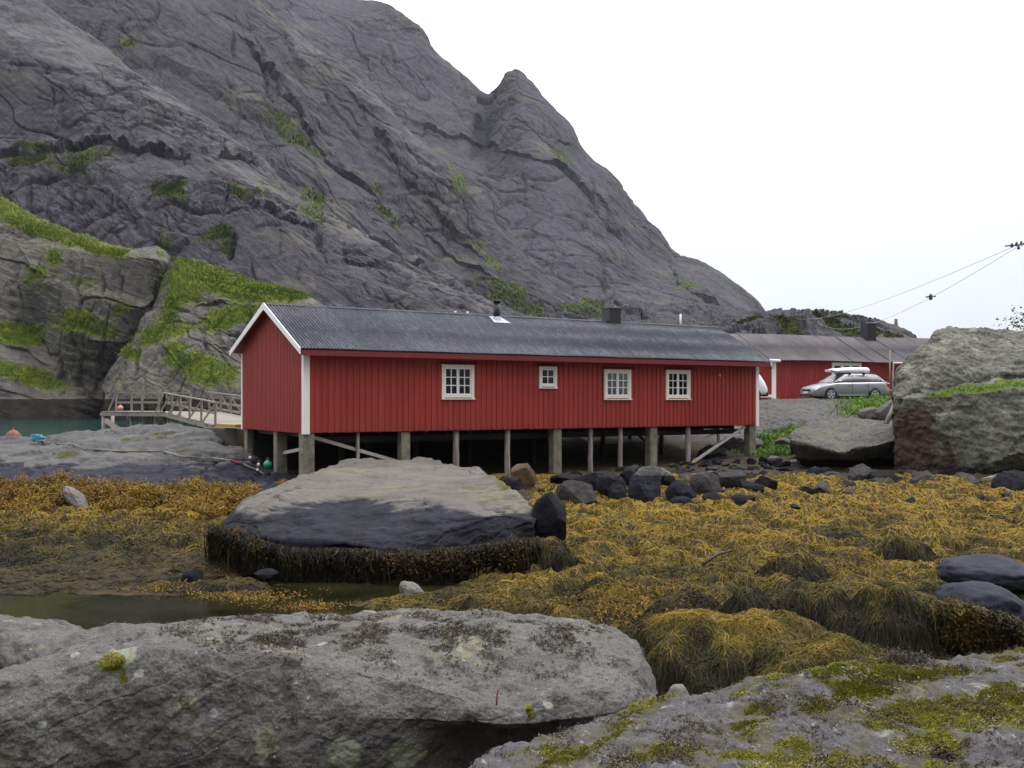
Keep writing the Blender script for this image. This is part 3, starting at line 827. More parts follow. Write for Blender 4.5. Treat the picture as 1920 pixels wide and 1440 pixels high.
# ------------------------------------------------------------------ shore ground, sea, pool
GD = np.array([1.5, 5, 9, 12.5, 14, 17, 18.6, 20, 22, 26, 30, 33, 36, 40, 44, 47, 50, 53, 55.5, 62, 80, 140, 300], float)
GX = np.array([-500, 0, 380, 560, 700, 850, 1000, 1250, 1440, 1520, 1620, 1750, 1950, 2500], float)
GT = np.array([
    # -500    0   380   560   700   850  1000  1250  1440  1520  1620  1750  1950  2500
    [1.2, 1.2, 1.2, 1.2, 1.2, 1.2, 1.2, 1.4, 1.4, 1.4, 1.4, 1.4, 1.4, 1.4],        # 1.5
    [.4, .4, .4, .4, .4, .4, .4, .4, .5, .6, .6, .7, .8, .9],                        # 5
    [0, 0, 0, 0, 0, 0, 0, .0, .05, .1, .15, .2, .3, .4],                             # 9
    [-.2, -.2, -.2, -.2, -.2, -.15, -.05, .0, .05, .1, .12, .15, .2, .3],            # 12.5
    [-.3, -.3, -.3, -.16, -.06, -.02, .04, .04, .06, .1, .12, .15, .2, .3],             # 14
    [-.3, -.3, -.25, -.08, -.05, .04, .1, .1, .12, .14, .15, .17, .2, .3],            # 17
    [.06, .05, .05, -.06, -.12, -.06, .1, .12, .15, .17, .18, .2, .22, .3],         # 18.6
    [.08, .06, .04, -.05, -.15, -.1, .1, .16, .2, .2, .2, .22, .25, .3],             # 20
    [.18, .16, .14, .1, .05, .1, .18, .22, .24, .25, .25, .27, .3, .35],             # 22
    [.32, .3, .28, .25, .25, .3, .32, .35, .36, .37, .38, .4, .42, .45],             # 26
    [.5, .5, .45, .4, .4, .42, .45, .48, .48, .5, .5, .52, .55, .6],                 # 30
    [.6, .6, .55, .5, .5, .5, .52, .55, .56, .57, .57, .6, .6, .7],                  # 33
    [.7, .7, .6, .5, .5, .55, .58, .62, .63, .64, .64, .66, .7, .8],                 # 36
    [.2, .2, .4, .8, .8, .65, .62, .74, .84, .86, .88, .9, .95, 1.1],                # 40
    [-2, -2, -1, 1.2, 1.6, 1.1, .85, .86, 1.0, 1.05, 1.15, 1.3, 1.4, 1.6],           # 44
    [-3, -3, -2, 1.4, 2.2, 2.2, 1.6, 1.0, 1.25, 1.5, 1.7, 1.9, 2.0, 2.2],            # 47
    [-3, -3, -3, .5, 2.3, 2.6, 2.3, 1.5, 1.9, 2.35, 2.6, 2.7, 2.8, 3.0],             # 50
    [-3, -3, -3, -1, 2.2, 2.9, 2.8, 2.2, 2.75, 3.12, 3.2, 3.3, 3.4, 3.6],            # 53
    [-3, -3, -3, -2, 2.0, 3.0, 3.1, 2.9, 3.45, 3.62, 3.66, 3.7, 3.8, 4.0],           # 55.5
    [-3, -3, -3, -3, 1, 2.8, 3.3, 3.4, 3.6, 3.66, 3.7, 3.75, 3.8, 4.0],              # 62
    [-3, -3, -3, -3, -1, 2, 3, 3.3, 3.6, 3.7, 3.7, 3.75, 3.8, 4.0],                  # 80
    [-3, -3, -3, -3, -2, 1, 3, 3.3, 3.6, 3.7, 3.7, 3.7, 3.8, 4.0],                   # 140
    [-3, -3, -3, -3, -2, 1, 3, 3.3, 3.6, 3.7, 3.7, 3.7, 3.8, 4.0]], float)           # 300


def ground_z(x, y):
    """smooth height of the shore"""
    px = np.clip(960 + F * x / y, GX[0], GX[-1]); d = np.clip(y, GD[0], GD[-1])
    j = np.clip(np.searchsorted(GD, d, 'right') - 1, 0, len(GD) - 2); td = (d - GD[j]) / (GD[j + 1] - GD[j])
    i = np.clip(np.searchsorted(GX, px, 'right') - 1, 0, len(GX) - 2); tx = (px - GX[i]) / (GX[i + 1] - GX[i])
    tx = tx * tx * (3 - 2 * tx)
    return (GT[j, i] * (1 - tx) + GT[j, i + 1] * tx) * (1 - td) + (GT[j + 1, i] * (1 - tx) + GT[j + 1, i + 1] * tx) * td


def ground_full(x, y):
    z = ground_z(x, y)
    q = np.stack([x, y, 0 * x], 1)
    weed = smooth(y, 11, 15) * (1 - smooth(y, 35, 42))
    right = smooth(960 + F * x / y, 500, 1000)
    hump = .17 * fbm(q / 1.3, 4, .6, seed=3) + .15 * np.maximum(0, ridged(q / 1.0 + .4 * fbm(q / 2, 2, seed=5)[:, None], 2, .5, seed=4))
    z = z + weed * hump * (.35 + .85 * np.maximum(right, smooth(y, 20, 23))) - .06 * weed
    rough = smooth(y, 36, 44) * (1 - smooth(y, 120, 200))
    z = z + rough * .1 * fbm(q / 1.4, 5, .6, seed=6)
    return z


# weed-covered rocks: (px, py of the top, depth, half width m, half depth m, height m, dark, label)
MOUNDS = [
    (1365, 1152, 12.8, 1.75, 1.5, .8, .5, 'broad golden brown weed-covered rock beside the near grey boulder'),
    (1545, 1205, 11.8, 1.2, .9, .6, .4, 'long brown weed-covered rock sloping down behind the mossy rock'),
    (1515, 1098, 15.5, .95, .8, .6, .2, 'rounded weed-covered rock with a dark right end'),
    (1295, 1118, 15.6, .85, .6, .42, .0, 'low blackish weed-covered rock behind the broad golden one'),
    (1400, 1115, 15.2, .7, .6, .42, .1, 'small dark weed-covered rock between two larger weedy rocks'),
    (1660, 1108, 14.0, 1.0, .9, .72, .3, 'tall olive weed-covered rock left of the smooth blue-grey stone'),
    (1490, 1048, 18.6, .95, .8, .48, .3, 'peaked olive weed-covered rock in the middle of the weed field'),
    (1562, 992, 24.0, .8, .6, .5, .1, 'dark pointed weed mound standing out of the golden weed'),
    (1335, 968, 28.5, 1.2, .7, .38, .6, 'wide golden weed mound near the shore stones'),
    (1230, 990, 25.5, .7, .5, .28, .3, 'small brown weed mound left of the wide golden one'),
    (1030, 1014, 20.5, .75, .6, .75, .45, 'weed-covered rock below the pointed black stone'),
    (1095, 1010, 22.5, .8, .6, .3, .45, 'low weed mound right of the pointed black stone'),
    (1870, 988, 26.0, .7, .5, .3, .05, 'small dark weed mound near the right edge of the weed field'),
    (1130, 1090, 17.3, .7, .5, .25, .05, 'flat blackish weed hump in front of the slab overhang'),
    (195, 1018, 22.5, .75, .6, .42, .0, 'dark round weed-covered rock on the left mud flat'),
    (50, 998, 24.0, 1.4, .7, .45, .15, 'wide brown weed-covered rock at the left edge'),
    (30, 1048, 21.5, 1.05, .6, .35, .2, 'flat weed-covered rock at the edge of the pool'),
    (300, 965, 27.0, 1.0, .6, .35, .15, 'dark weedy hump below the golden wrack band'),
    (430, 1090, 18.9, 1.0, .5, .3, .35, 'flat weedy stone reaching into the pool'),
    (365, 1008, 23.0, .8, .5, .3, .25, 'low olive weed hump left of the big slab'),
    (1690, 1014, 21.0, .9, .6, .22, .55, 'low golden weed swell in the right of the field'),
    (1440, 928, 33.0, .7, .5, .35, .85, 'bright golden weed tuft by the black shore stones'),
]


def mound_h(x, y, mnd, k):
    px, py, d, rx, ry, h, dark, lab = mnd
    cx = (px - 960) / F * d
    q = np.stack([x, y, 0 * x], 1)
    w = 1 + .42 * fbm(q / 1.0, 3, seed=20 + k)
    r = np.sqrt(((x - cx) / rx) ** 2 + ((y - d) / ry) ** 2) * w
    return np.where(r < 1.0, np.maximum(0, 1 - r ** 2.2) ** .95, 0), r


def surface(x, y, mounds=True):
    z = ground_full(x, y)
    ids = np.full(len(x), -1)
    if mounds:
        for k, mnd in enumerate(MOUNDS):
            near = (np.abs(x - (mnd[0] - 960) / F * mnd[2]) < mnd[3] * 1.4) & (np.abs(y - mnd[2]) < mnd[4] * 1.4)
            if not near.any(): continue
            f, r = mound_h(x[near], y[near], mnd, k)
            top = CZ + (HY - mnd[1]) / F * mnd[2]
            cx = (mnd[0] - 960) / F * mnd[2]
            base = ground_z(np.array([cx]), np.array([mnd[2]]))[0]
            hh = max(.12, top - base)
            zz = base - .05 + (hh + .05) * f * (1 + (.14 if k < 2 else .26) * fbm(np.stack([x[near], y[near], 0 * f], 1) / .45, 3, seed=50 + k))
            zi = z[near]; up = (f > 0) & (zz > zi)
            zi = np.where(up, zz, zi); z[near] = zi
            ii = ids[near]; ii[up] = k; ids[near] = ii
    return z, ids


_px = np.linspace(-1400, 3400, 1000); _d = np.concatenate([np.geomspace(1.5, 12, 60)[:-1], np.geomspace(12, 62, 420)[:-1], np.geomspace(62, 1500, 50)])
PX, DD = np.meshgrid(_px, _d)
gx = ((PX - 960) / F * DD).ravel(); gy = DD.ravel()
gz = ground_full(gx, gy)
gz = np.where(gy > 150, gz + (-3 - gz) * smooth(gy, 400, 700), gz)
gpx, gpy = pix(np.stack([gx, gy, gz], 1))
gq = np.stack([gx, gy, gz], 1)
grassm = np.maximum.reduce([1.1 * np.exp(-((gpx - 1465) / 42) ** 2 - ((gy - 48.3) / 2.0) ** 2), 1.1 * np.exp(-((gpx - 1650) / 75) ** 2 - ((gy - 53.6) / 2.0) ** 2),
                            .8 * np.exp(-((gpx - 1640) / 80) ** 2 - ((gy - 57.5) / 1.2) ** 2)]) + .25 * fbm(gq / 1.2, 3, seed=2) * smooth(gy, 44, 46)
grassm = np.where(gy < 42, 0, grassm)
rust_shade = 1 - smooth(gz + .25 * fbm(gq / 2, 3, seed=31), 1.0, 1.4)
rust_shade = np.where(gpx > 1380, np.maximum(rust_shade, 0), rust_shade)
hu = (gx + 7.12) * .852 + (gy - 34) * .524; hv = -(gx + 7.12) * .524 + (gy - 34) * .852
rust_shade = np.maximum(rust_shade, smooth(hu, -1, 1) * (1 - smooth(hu, 21, 24)) * smooth(hv, -2.5, -.5) * (1 - smooth(hv, 7.5, 9)))  # house footprint darkened: shade below the floor painted on the ground
ground = link('ground', mesh_np('ground', gq, grid_faces(len(_px), len(_d)), MATS['gravel'], True, {'veg': grassm, 'rust': rust_shade}))
tag(ground, 'brown and grey shore ground under the weed and the houses', 'ground', kind='structure')


def sheet(name, pts, mat, label, cat):
    me = bpy.data.meshes.new(name)
    me.from_pydata([tuple(p) for p in pts], [], [tuple(range(len(pts)))])
    me.materials.append(MATS[mat])
    return tag(link(name, me), label, cat, kind='structure')


sheet('sea', [(-60, 41, 0), (-6, 41, 0), (14, 90, 0), (60, 300, 0), (900, 900, 0), (900, 1500, 0), (-900, 1500, 0), (-900, 400, 0)], 'sea', 'green sea water of the inlet at the left', 'sea')
sheet('pool', [(-12, 7, .0), (3.5, 7, .0), (2.5, 23, .0), (-16, 23, .0)], 'pool_water', 'still dark tide pool in front of the big slab', 'tide pool')

# ------------------------------------------------------------------ bedrock and boulders built to measure
def boulder(name, curves, nu, nv, amp, sz, seed, mat, label, cat, vpos=None, veg=None, rust=None, kind=None, crack=.6, fine=.25, group=None, dip=20, parent=None, sm=True, sharp=0.0, rid=.35):
    g, n = loft(curves, nu, nv, vpos, sharp)
    q = g.reshape(-1, 3); nn = n.reshape(-1, 3)
    a = math.radians(dip)
    s = np.stack([q[:, 0] * math.cos(a) - q[:, 2] * math.sin(a), q[:, 1], (q[:, 0] * math.sin(a) + q[:, 2] * math.cos(a)) * 3.5], 1)
    d = .9 * fbm(q / sz, 4, .5, seed=seed)
    d += rid * ridged(s / sz + .4 * d[:, None], 4, .5, seed=seed + 1)
    f1, f2, c = worley(s / (sz * 1.1) + .35 * d[:, None], seed + 2)
    d += crack * (.3 * (c - .5) - .45 * (1 - smooth(f2 - f1, 0, .07)))
    d += fine * fbm(q / (sz * .18), 4, .6, seed=seed + 3)
    p = q + nn * (d * amp)[:, None]
    px, py = pix(q)
    at = {'veg': np.zeros(len(q)), 'rust': np.zeros(len(q))}
    if veg: at['veg'] = veg(px, py, q)
    if rust: at['rust'] = rust(px, py, q)
    me = mesh_np(name, p, fit_faces(g), MATS[mat], sm, at)
    o = link(name, me, parent)
    tag(o, label, cat, group, kind)
    return o, p.reshape(g.shape), at


slab, slab_g, _ = boulder('bedrock', [
    [(-420, 900, 60), (0, 880, 60), (300, 860, 58), (560, 900, 52)],
    [(-420, 864, 46), (0, 834, 46), (100, 821, 47), (200, 812, 47), (300, 807, 46), (380, 807, 44.5), (425, 828, 42), (470, 858, 40.5), (520, 888, 39), (560, 905, 38)],
    [(-420, 880, 39), (0, 863, 39), (150, 852, 39), (300, 846, 39.5), (400, 850, 39), (460, 870, 38), (520, 893, 37.5), (560, 908, 37)],
    [(-420, 915, 33), (0, 905, 33.5), (150, 897, 33.5), (300, 893, 34), (400, 893, 34.5), (460, 898, 35), (520, 906, 35.5), (560, 915, 35.5)],
    [(-420, 962, 29.5), (0, 948, 29.8), (150, 940, 30), (300, 932, 30.6), (400, 925, 31.4), (480, 918, 32.5), (520, 918, 33.5), (560, 922, 34)],
    [(-420, 1010, 29.3), (0, 985, 29.5), (300, 965, 30.2), (480, 945, 32), (560, 940, 33.5)],
], 520, 260, .3, 2.6, 31, 'slab_rock', 'smooth grey bedrock slab on the left with a black tide band', 'bedrock', kind='structure',
    veg=lambda px, py, q: np.maximum(blobmask(px, py, [(128, 858, 26, 7, -8, .8), (345, 853, 18, 4, 0, .7), (270, 823, 110, 3.0, -7, .8)]), 0), crack=.75, fine=.12, dip=-6)

big, big_g, _ = boulder('boulder', [
    [(424, 1010, 24), (480, 985, 30), (700, 905, 37), (860, 905, 37), (1003, 1000, 25)],
    [(424, 987, 22.2), (440, 965, 22.6), (465, 940, 23.4), (500, 919, 25.0), (540, 905, 26.3), (570, 894, 28.2), (600, 884, 30.0), (640, 871, 32.6), (690, 864, 34.5), (740, 868, 33.4), (800, 862, 34.6), (850, 874, 31.6), (900, 888, 28.4), (950, 915, 24.2), (985, 940, 22.6), (1003, 975, 21.6)],
    [(424, 988, 21.6), (450, 960, 21.7), (500, 935, 22.6), (560, 912, 25.0), (640, 895, 27.8), (720, 890, 29.0), (800, 890, 29.0), (880, 905, 26.5), (950, 928, 23.3), (1003, 977, 21.3)],
    [(424, 990, 21.2), (470, 952, 21.4), (550, 924, 24.4), (620, 918, 25.6), (680, 930, 24.4), (760, 946, 22.6), (850, 948, 22.6), (960, 946, 22.4), (1003, 979, 21.1)],
    [(424, 992, 20.9), (470, 975, 20.9), (550, 966, 21.6), (640, 978, 21.4), (760, 1010, 20.25), (850, 992, 20.75), (950, 966, 21.4), (1003, 982, 20.9)],
    [(424, 994, 20.8), (480, 1006, 20.2), (560, 1020, 19.9), (640, 1018, 20.0), (720, 1031, 19.75), (780, 1036, 20.1), (830, 1031, 20.5), (900, 1021, 21.0), (980, 1011, 21.0), (1003, 1004, 20.8)],
    [(424, 1010, 21.0), (480, 1024, 20.9), (640, 1038, 20.8), (780, 1050, 20.8), (900, 1040, 21.3), (1003, 1024, 21.1)],
    [(424, 1115, 21.6), (640, 1130, 21.5), (780, 1130, 21.3), (1003, 1115, 21.4)],
], 560, 420, .13, 1.8, 41, 'big_slab_rock', 'huge flat-topped grey rock with a black base in front of the stilts', 'boulder', vpos=[0, .1, .34, .5, .66, .78, .84, 1.0], crack=.5, fine=.12, dip=-8, sharp=.7,
    veg=lambda px, py, q: blobmask(px, py, [(945, 912, 20, 12, 35, .75), (850, 872, 30, 5, 10, .3), (985, 925, 12, 6, 0, .4)]))

near, near_g, near_at = boulder('boulder', [
    [(-320, 1400, 8), (0, 1330, 9.5), (500, 1300, 11), (1000, 1300, 11), (1226, 1330, 9.4)],
    [(-320, 1330, 6.8), (-100, 1285, 7.4), (0, 1262, 7.8), (60, 1238, 8.0), (120, 1204, 8.4), (200, 1180, 8.9), (300, 1164, 9.2), (420, 1155, 9.4), (600, 1150, 9.6), (800, 1146, 9.7), (950, 1151, 9.6), (1080, 1165, 9.4), (1160, 1190, 9.1), (1205, 1225, 8.8), (1222, 1265, 8.6), (1226, 1300, 8.6)],
    [(-320, 1340, 6.5), (0, 1285, 7.4), (120, 1222, 8.0), (300, 1188, 8.4), (600, 1178, 8.7), (950, 1180, 8.7), (1100, 1198, 8.5), (1190, 1245, 8.3), (1226, 1304, 8.4)],
    [(-320, 1360, 7.0), (0, 1308, 7.4), (150, 1248, 7.75), (300, 1226, 7.85), (430, 1222, 7.85), (560, 1238, 7.75), (700, 1265, 7.65), (850, 1305, 7.5), (950, 1332, 7.4), (1050, 1310, 7.5), (1150, 1290, 7.7), (1226, 1310, 8.2)],
    [(-320, 1420, 6.9), (0, 1370, 7.25), (150, 1320, 7.55), (300, 1305, 7.65), (430, 1305, 7.65), (560, 1325, 7.55), (700, 1345, 7.45), (850, 1352, 7.4), (950, 1358, 7.3), (1050, 1350, 7.35), (1150, 1335, 7.55), (1226, 1320, 8.1)],
    [(-320, 1500, 6.95), (0, 1460, 7.25), (300, 1420, 7.6), (560, 1420, 7.5), (740, 1412, 7.5), (850, 1385, 7.65), (900, 1372, 7.85), (980, 1366, 7.9), (1050, 1385, 7.6), (1226, 1345, 8.0)],
    [(-320, 1640, 7.0), (300, 1620, 7.6), (760, 1600, 7.6), (850, 1520, 7.9), (950, 1500, 8.2), (1226, 1500, 8.1)],
], 900, 480, .085, 1.0, 51, 'near_rock', 'large rounded grey boulder in the left foreground with lichen rosettes and dark crumbs', 'boulder', vpos=[0, .12, .24, .42, .62, .8, 1.0], crack=.16, fine=.26, dip=-25, sharp=.55, rid=.1,
    veg=lambda px, py, q: blobmask(px, py, [(212, 1246, 24, 13, -10, 1.0), (230, 1268, 7, 18, 0, .75), (993, 1335, 5, 14, 0, .8)]))


def moss_veg(px, py, q):
    w = fbm(q / .5, 3, .55, seed=61) + .6 * fbm(q / .16, 3, .6, seed=62)
    b = blobmask(px, py, [(1060, 1395, 110, 26, -12, .5), (1480, 1275, 90, 16, -15, .8), (1620, 1290, 120, 36, -12, .8), (1230, 1300, 120, 14, -18, .6), (1180, 1420, 130, 30, -8, .55), (1420, 1340, 90, 22, -10, .6), (1650, 1400, 220, 40, -10, .62),
                          (1800, 1330, 150, 40, -10, .55), (1850, 1240, 90, 14, -10, .75), (1450, 1440, 260, 40, -8, .5), (1700, 1350, 160, 30, -10, .6), (960, 1420, 50, 14, -15, .6)])
    return np.clip(1.7 * b * (.66 + .85 * w) + .22 * w, 0, 1.2)


fg, fg_g, fg_at = boulder('boulder', [
    [(700, 1640, 5), (1000, 1560, 6), (1500, 1450, 6.8), (2300, 1330, 7)],
    [(700, 1510, 4.2), (800, 1470, 4.3), (860, 1440, 4.4), (900, 1416, 4.5), (950, 1396, 4.6), (1000, 1385, 4.7), (1100, 1356, 4.85), (1200, 1326, 4.95), (1350, 1295, 5.1), (1500, 1264, 5.25), (1650, 1241, 5.35), (1800, 1222, 5.45), (1920, 1213, 5.5), (2300, 1190, 5.6)],
    [(700, 1560, 3.7), (860, 1480, 3.95), (1000, 1430, 4.15), (1200, 1380, 4.4), (1500, 1320, 4.6), (1920, 1265, 4.8), (2300, 1240, 4.9)],
    [(700, 1640, 3.2), (860, 1560, 3.4), (1000, 1520, 3.55), (1200, 1470, 3.7), (1500, 1420, 3.85), (1920, 1370, 4.0), (2300, 1350, 4.0)],
    [(700, 1800, 2.6), (1000, 1700, 2.8), (1500, 1620, 2.9), (2300, 1560, 3.0)],
    [(700, 2200, 1.8), (1500, 2150, 1.9), (2300, 2100, 1.9)],
], 900, 420, .06, .8, 61, 'moss_rock', 'near grey rock in the right foreground dotted with green moss and pale lichen', 'boulder', crack=.3, fine=.45, dip=15, veg=moss_veg, rid=.15)


def rb_rust(px, py, q):
    w = 26 * fbm(q / .8, 4, .6, seed=71)
    edge = 1745 + (py - 760) * .48 + 14 * np.sin(py / 22.0)
    return smooth(edge + w - px, 0, 16) * smooth(py + w * .5, 752, 775) * (1 - .55 * np.exp(-((px - 1765) / 9) ** 2) * smooth(py, 770, 790))


def rb_veg(px, py, q):
    return blobmask(px, py, [(1760, 741, 26, 4, -3, 1.0), (1835, 730, 70, 7, -4, 1.1), (1910, 722, 50, 7, -3, 1.1), (1900, 905, 24, 14, 0, .9)])


rb, rb_g, _ = boulder('boulder', [
    [(1676, 900, 46), (1900, 900, 48), (2260, 900, 46)],
    [(1676, 735, 40.6), (1681, 702, 40.3), (1695, 678, 40.2), (1722, 655, 40.3), (1742, 640, 40.5), (1760, 622, 40.8), (1790, 614, 41), (1850, 614, 41.4), (1920, 620, 41.6), (2040, 640, 41.6), (2200, 720, 41), (2260, 860, 41)],
    [(1676, 737, 39.8), (1700, 708, 39.2), (1740, 684, 38.9), (1800, 672, 39.0), (1850, 664, 39.6), (1920, 668, 39.2), (2060, 690, 39), (2260, 865, 40)],
    [(1676, 740, 39.2), (1700, 730, 38.4), (1740, 722, 38.1), (1800, 706, 38.5), (1860, 700, 38.6), (1920, 700, 38.6), (2080, 730, 38.6), (2260, 868, 39.5)],
    [(1676, 743, 38.9), (1700, 742, 38.2), (1740, 737, 38.0), (1800, 724, 38.4), (1860, 717, 38.6), (1920, 711, 38.7), (2080, 745, 38.6), (2260, 870, 39.2)],
    [(1676, 748, 38.8), (1700, 748, 37.9), (1740, 744, 37.5), (1800, 739, 37.2), (1860, 734, 37.0), (1920, 729, 37.0), (2080, 760, 37.4), (2260, 872, 39)],
    [(1676, 800, 38.8), (1690, 802, 38.3), (1740, 812, 37.4), (1800, 812, 36.9), (1860, 808, 36.6), (1920, 805, 36.5), (2080, 810, 37), (2260, 880, 39)],
    [(1678, 860, 38.9), (1695, 862, 38.4), (1740, 868, 37.5), (1800, 872, 37.0), (1850, 868, 36.5), (1920, 850, 36.3), (2080, 860, 37), (2260, 890, 39)],
    [(1682, 905, 39.2), (1700, 908, 38.6), (1740, 912, 37.9), (1800, 915, 37.5), (1850, 906, 37.4), (1920, 890, 37.2), (2080, 900, 37.5), (2260, 900, 39)],
], 520, 480, .15, 1.5, 71, 'lichen_rock', 'tall lichen-grey boulder at the right edge with a grassy ledge across it', 'boulder', crack=.35, fine=.35, rid=.3, dip=10, veg=rb_veg, rust=rb_rust, sharp=.9)

mr, mr_g, _ = boulder('boulder', [
    [(1482, 850, 44), (1590, 850, 47), (1720, 850, 46)],
    [(1482, 820, 42), (1487, 812, 42.5), (1510, 801, 43.5), (1535, 792, 44.5), (1590, 787, 45), (1640, 790, 45), (1720, 796, 44)],
    [(1482, 822, 40.8), (1510, 815, 41), (1550, 812, 41.2), (1600, 808, 41.5), (1660, 806, 41.5), (1720, 808, 41.5)],
    [(1482, 825, 39.8), (1500, 830, 39.2), (1530, 838, 38.9), (1552, 844, 38.8), (1580, 849, 38.8), (1604, 840, 39.0), (1640, 836, 39.0), (1684, 825, 39.2), (1720, 825, 39.5)],
    [(1483, 832, 40.0), (1502, 842, 39.6), (1530, 852, 39.5), (1552, 858, 39.5), (1580, 862, 39.6), (1640, 852, 39.9), (1720, 845, 40.2)],
    [(1490, 850, 40.6), (1515, 884, 40.6), (1580, 895, 40.8), (1650, 895, 41), (1720, 895, 41)],
], 260, 220, .12, 1.0, 81, 'pale_rock', 'flat-topped grey rock with a dark undercut leaning by the tall boulder', 'boulder', crack=.5, fine=.4, dip=25, sharp=.8)

boulder('boulder', [
    [(-260, 1250, 12), (60, 1240, 12.3), (200, 1240, 12)],
    [(-260, 1160, 11), (-60, 1160, 11.2), (60, 1164, 11.2), (120, 1172, 11.1), (165, 1184, 11), (200, 1210, 10.9)],
    [(-260, 1175, 10.2), (-60, 1178, 10.3), (60, 1190, 10.2), (130, 1200, 10.2), (200, 1215, 10.4)],
    [(-260, 1220, 9.8), (60, 1245, 9.8), (200, 1240, 10)],
    [(-260, 1330, 9.8), (60, 1330, 9.8), (200, 1320, 9.9)],
], 260, 140, .07, .8, 91, 'near_rock', 'low grey rock at the left edge between the pool and the near boulder', 'boulder', crack=.3, fine=.3, sharp=.3)
boulder('bedrock', [
    [(1380, 830, 57), (1480, 780, 58), (1640, 775, 58)],
    [(1380, 770, 55.4), (1430, 752, 55.4), (1480, 749, 55.5), (1560, 749, 55.6), (1600, 752, 55.4), (1640, 775, 55)],
    [(1380, 782, 53.5), (1440, 766, 53.3), (1500, 763, 53.2), (1560, 765, 53.2), (1640, 785, 53)],
    [(1380, 802, 51.6), (1440, 792, 51.2), (1500, 792, 50.6), (1560, 790, 50.6), (1640, 800, 51)],
    [(1380, 830, 50.6), (1440, 818, 50.2), (1500, 812, 49.6), (1560, 815, 49.4), (1640, 830, 50)],
    [(1380, 870, 50.4), (1500, 860, 49.4), (1640, 870, 49.8)],
], 220, 140, .1, 1.2, 95, 'gravel', 'bare grey rock slope below the parked car', 'bedrock', kind='structure', crack=.4, fine=.5, dip=20)
# ------------------------------------------------------------------ red boathouse on stilts
HA = math.radians(31.6)
H0 = P(571, 751, 34.0); H0 = Vector((H0[0], H0[1], 0))
house = thing('boathouse', 'long red boathouse on stilts with a dark corrugated roof and four white windows', 'house', H0, HA)
ca_, sa_ = math.cos(HA), math.sin(HA)


def h_u(px, v=0.0):
    """distance along the long wall of the point seen in column px"""
    k = (px - 960) / F
    return (k * (H0.y + ca_ * v) - (H0.x - sa_ * v)) / (ca_ - k * sa_)


def h_z(px, py, v=0.0):
    u = h_u(px, v)
    return CZ + (HY - py) / F * (H0.y + sa_ * u + ca_ * v)


WL, WW, ZB, ZT = 21.55, 7.25, 2.49, 5.5
RV, RZ = 3.4, 7.2            # ridge
wins = []
for x0, x1, y0, y1 in [(827.5, 888, 683.7, 747), (1010, 1043, 687, 726.5), (1132, 1182, 692.5, 748), (1247.6, 1293, 693.5, 748)]:
    xm = (x0 + x1) / 2
    wins.append((h_u(x0), h_u(x1), h_z(xm, y1), h_z(xm, y0)))
# long wall: wide boards with narrower cover boards, cut out behind the windows
wb = MB(); x = 0.14; rng = random.Random(5)
edges = []
while x < WL - .14:
    w1 = .135 + rng.uniform(-.012, .012); w2 = .10 + rng.uniform(-.012, .012)
    edges.append((x, min(x + w1, WL - .13), -.022 + rng.uniform(-.003, .003))); edges.append((x + w1, min(x + w1 + w2, WL - .13), .002)); x += w1 + w2
for a, b2, yy in edges:
    if b2 - a < .01: continue
    cuts = [(w[2] + .06, w[3] - .05) for w in wins if a < w[1] - .05 and b2 > w[0] + .05]
    segs = [(ZB + rng.uniform(-.012, .012), ZT)]
    if cuts: segs = [(segs[0][0], cuts[0][0]), (cuts[0][1], ZT)]
    for z0, z1 in segs:
        wb.box(a, b2, yy, .04, z0, z1)
wb.build('wall', MATS['red_boards'], house)['label'] = 'red wall of vertical boards facing the shore'
# gable wall: fine corrugated cladding, trimmed to the roof slope
nx = 1400
gy_ = np.linspace(.02, WW - .02, nx); prof = -.016 + .022 * np.clip(2.5 * np.sin(gy_ / .16 * 2 * math.pi), -1, 1)


def roof_under(v):
    return np.where(v < RV, RZ - (RV - v) * (RZ - 5.30) / (RV + .5), RZ - (v - RV) * (RZ - 5.56) / (7.75 - RV)) - .06


gv = np.concatenate([np.stack([prof, gy_, np.full(nx, ZB - .02)], 1), np.stack([prof, gy_, roof_under(gy_)], 1)])
link('wall', mesh_np('wall', gv, grid_faces(nx, 2), MATS['red_metal'], True), house)['label'] = 'red gable wall of fine corrugated cladding'
mb = MB()      # the far walls and the floor
mb.box(.14, WL - .14, WW - .06, WW, ZB, 5.5)
mb.build('wall', MATS['red_boards'], house)
mb = MB()
mb.add([(WL - .05, .05, ZB), (WL - .05, WW - .05, ZB), (WL - .05, WW - .05, roof_under(np.array([WW]))[0]), (WL - .05, RV, RZ - .08), (WL - .05, .05, roof_under(np.array([0.]))[0])], [(0, 1, 2, 3, 4)])
mb.build('wall', MATS['red_boards'], house)
mb = MB(); mb.box(.06, WL - .06, .05, WW - .07, ZB - .02, ZB + .05)
for k in range(23): mb.box(.4 + k * .93, .5 + k * .93, .9, WW - .1, ZB - .2, ZB - .022)
for yy in (1.0, 3.5, 6.9): mb.box(.2, WL - .2, yy - .1, yy + .1, ZB - .42, ZB - .202)
mb.build('floor', MATS['dark_timber'], house)  # beams coloured near black to stand for the shade down there
for cx, cy, wx, wy, ll in [(0, 0, .13, .15, 'white board at the near corner'), (0, WW, .1, .12, 'white board at the far gable corner'), (WL, 0, .12, .13, 'white board at the right end corner')]:
    t = MB()
    if cx == 0 and cy == 0:
        t.box(-.05, .17, -.05, .03, ZB - .05, 5.2); t.box(-.05, -.008, .031, .16, ZB - .05, 5.2)
    elif cx == 0:
        t.box(-.05, .02, WW - .1, WW + .05, ZB - .05, 5.5)
    else:
        t.box(WL - .15, WL + .03, -.05, .02, ZB - .05, 5.2); t.box(WL - .01, WL + .03, .021, .15, ZB - .05, 5.2)
    t.build('corner_board', MATS['white_trim'], house)['label'] = ll


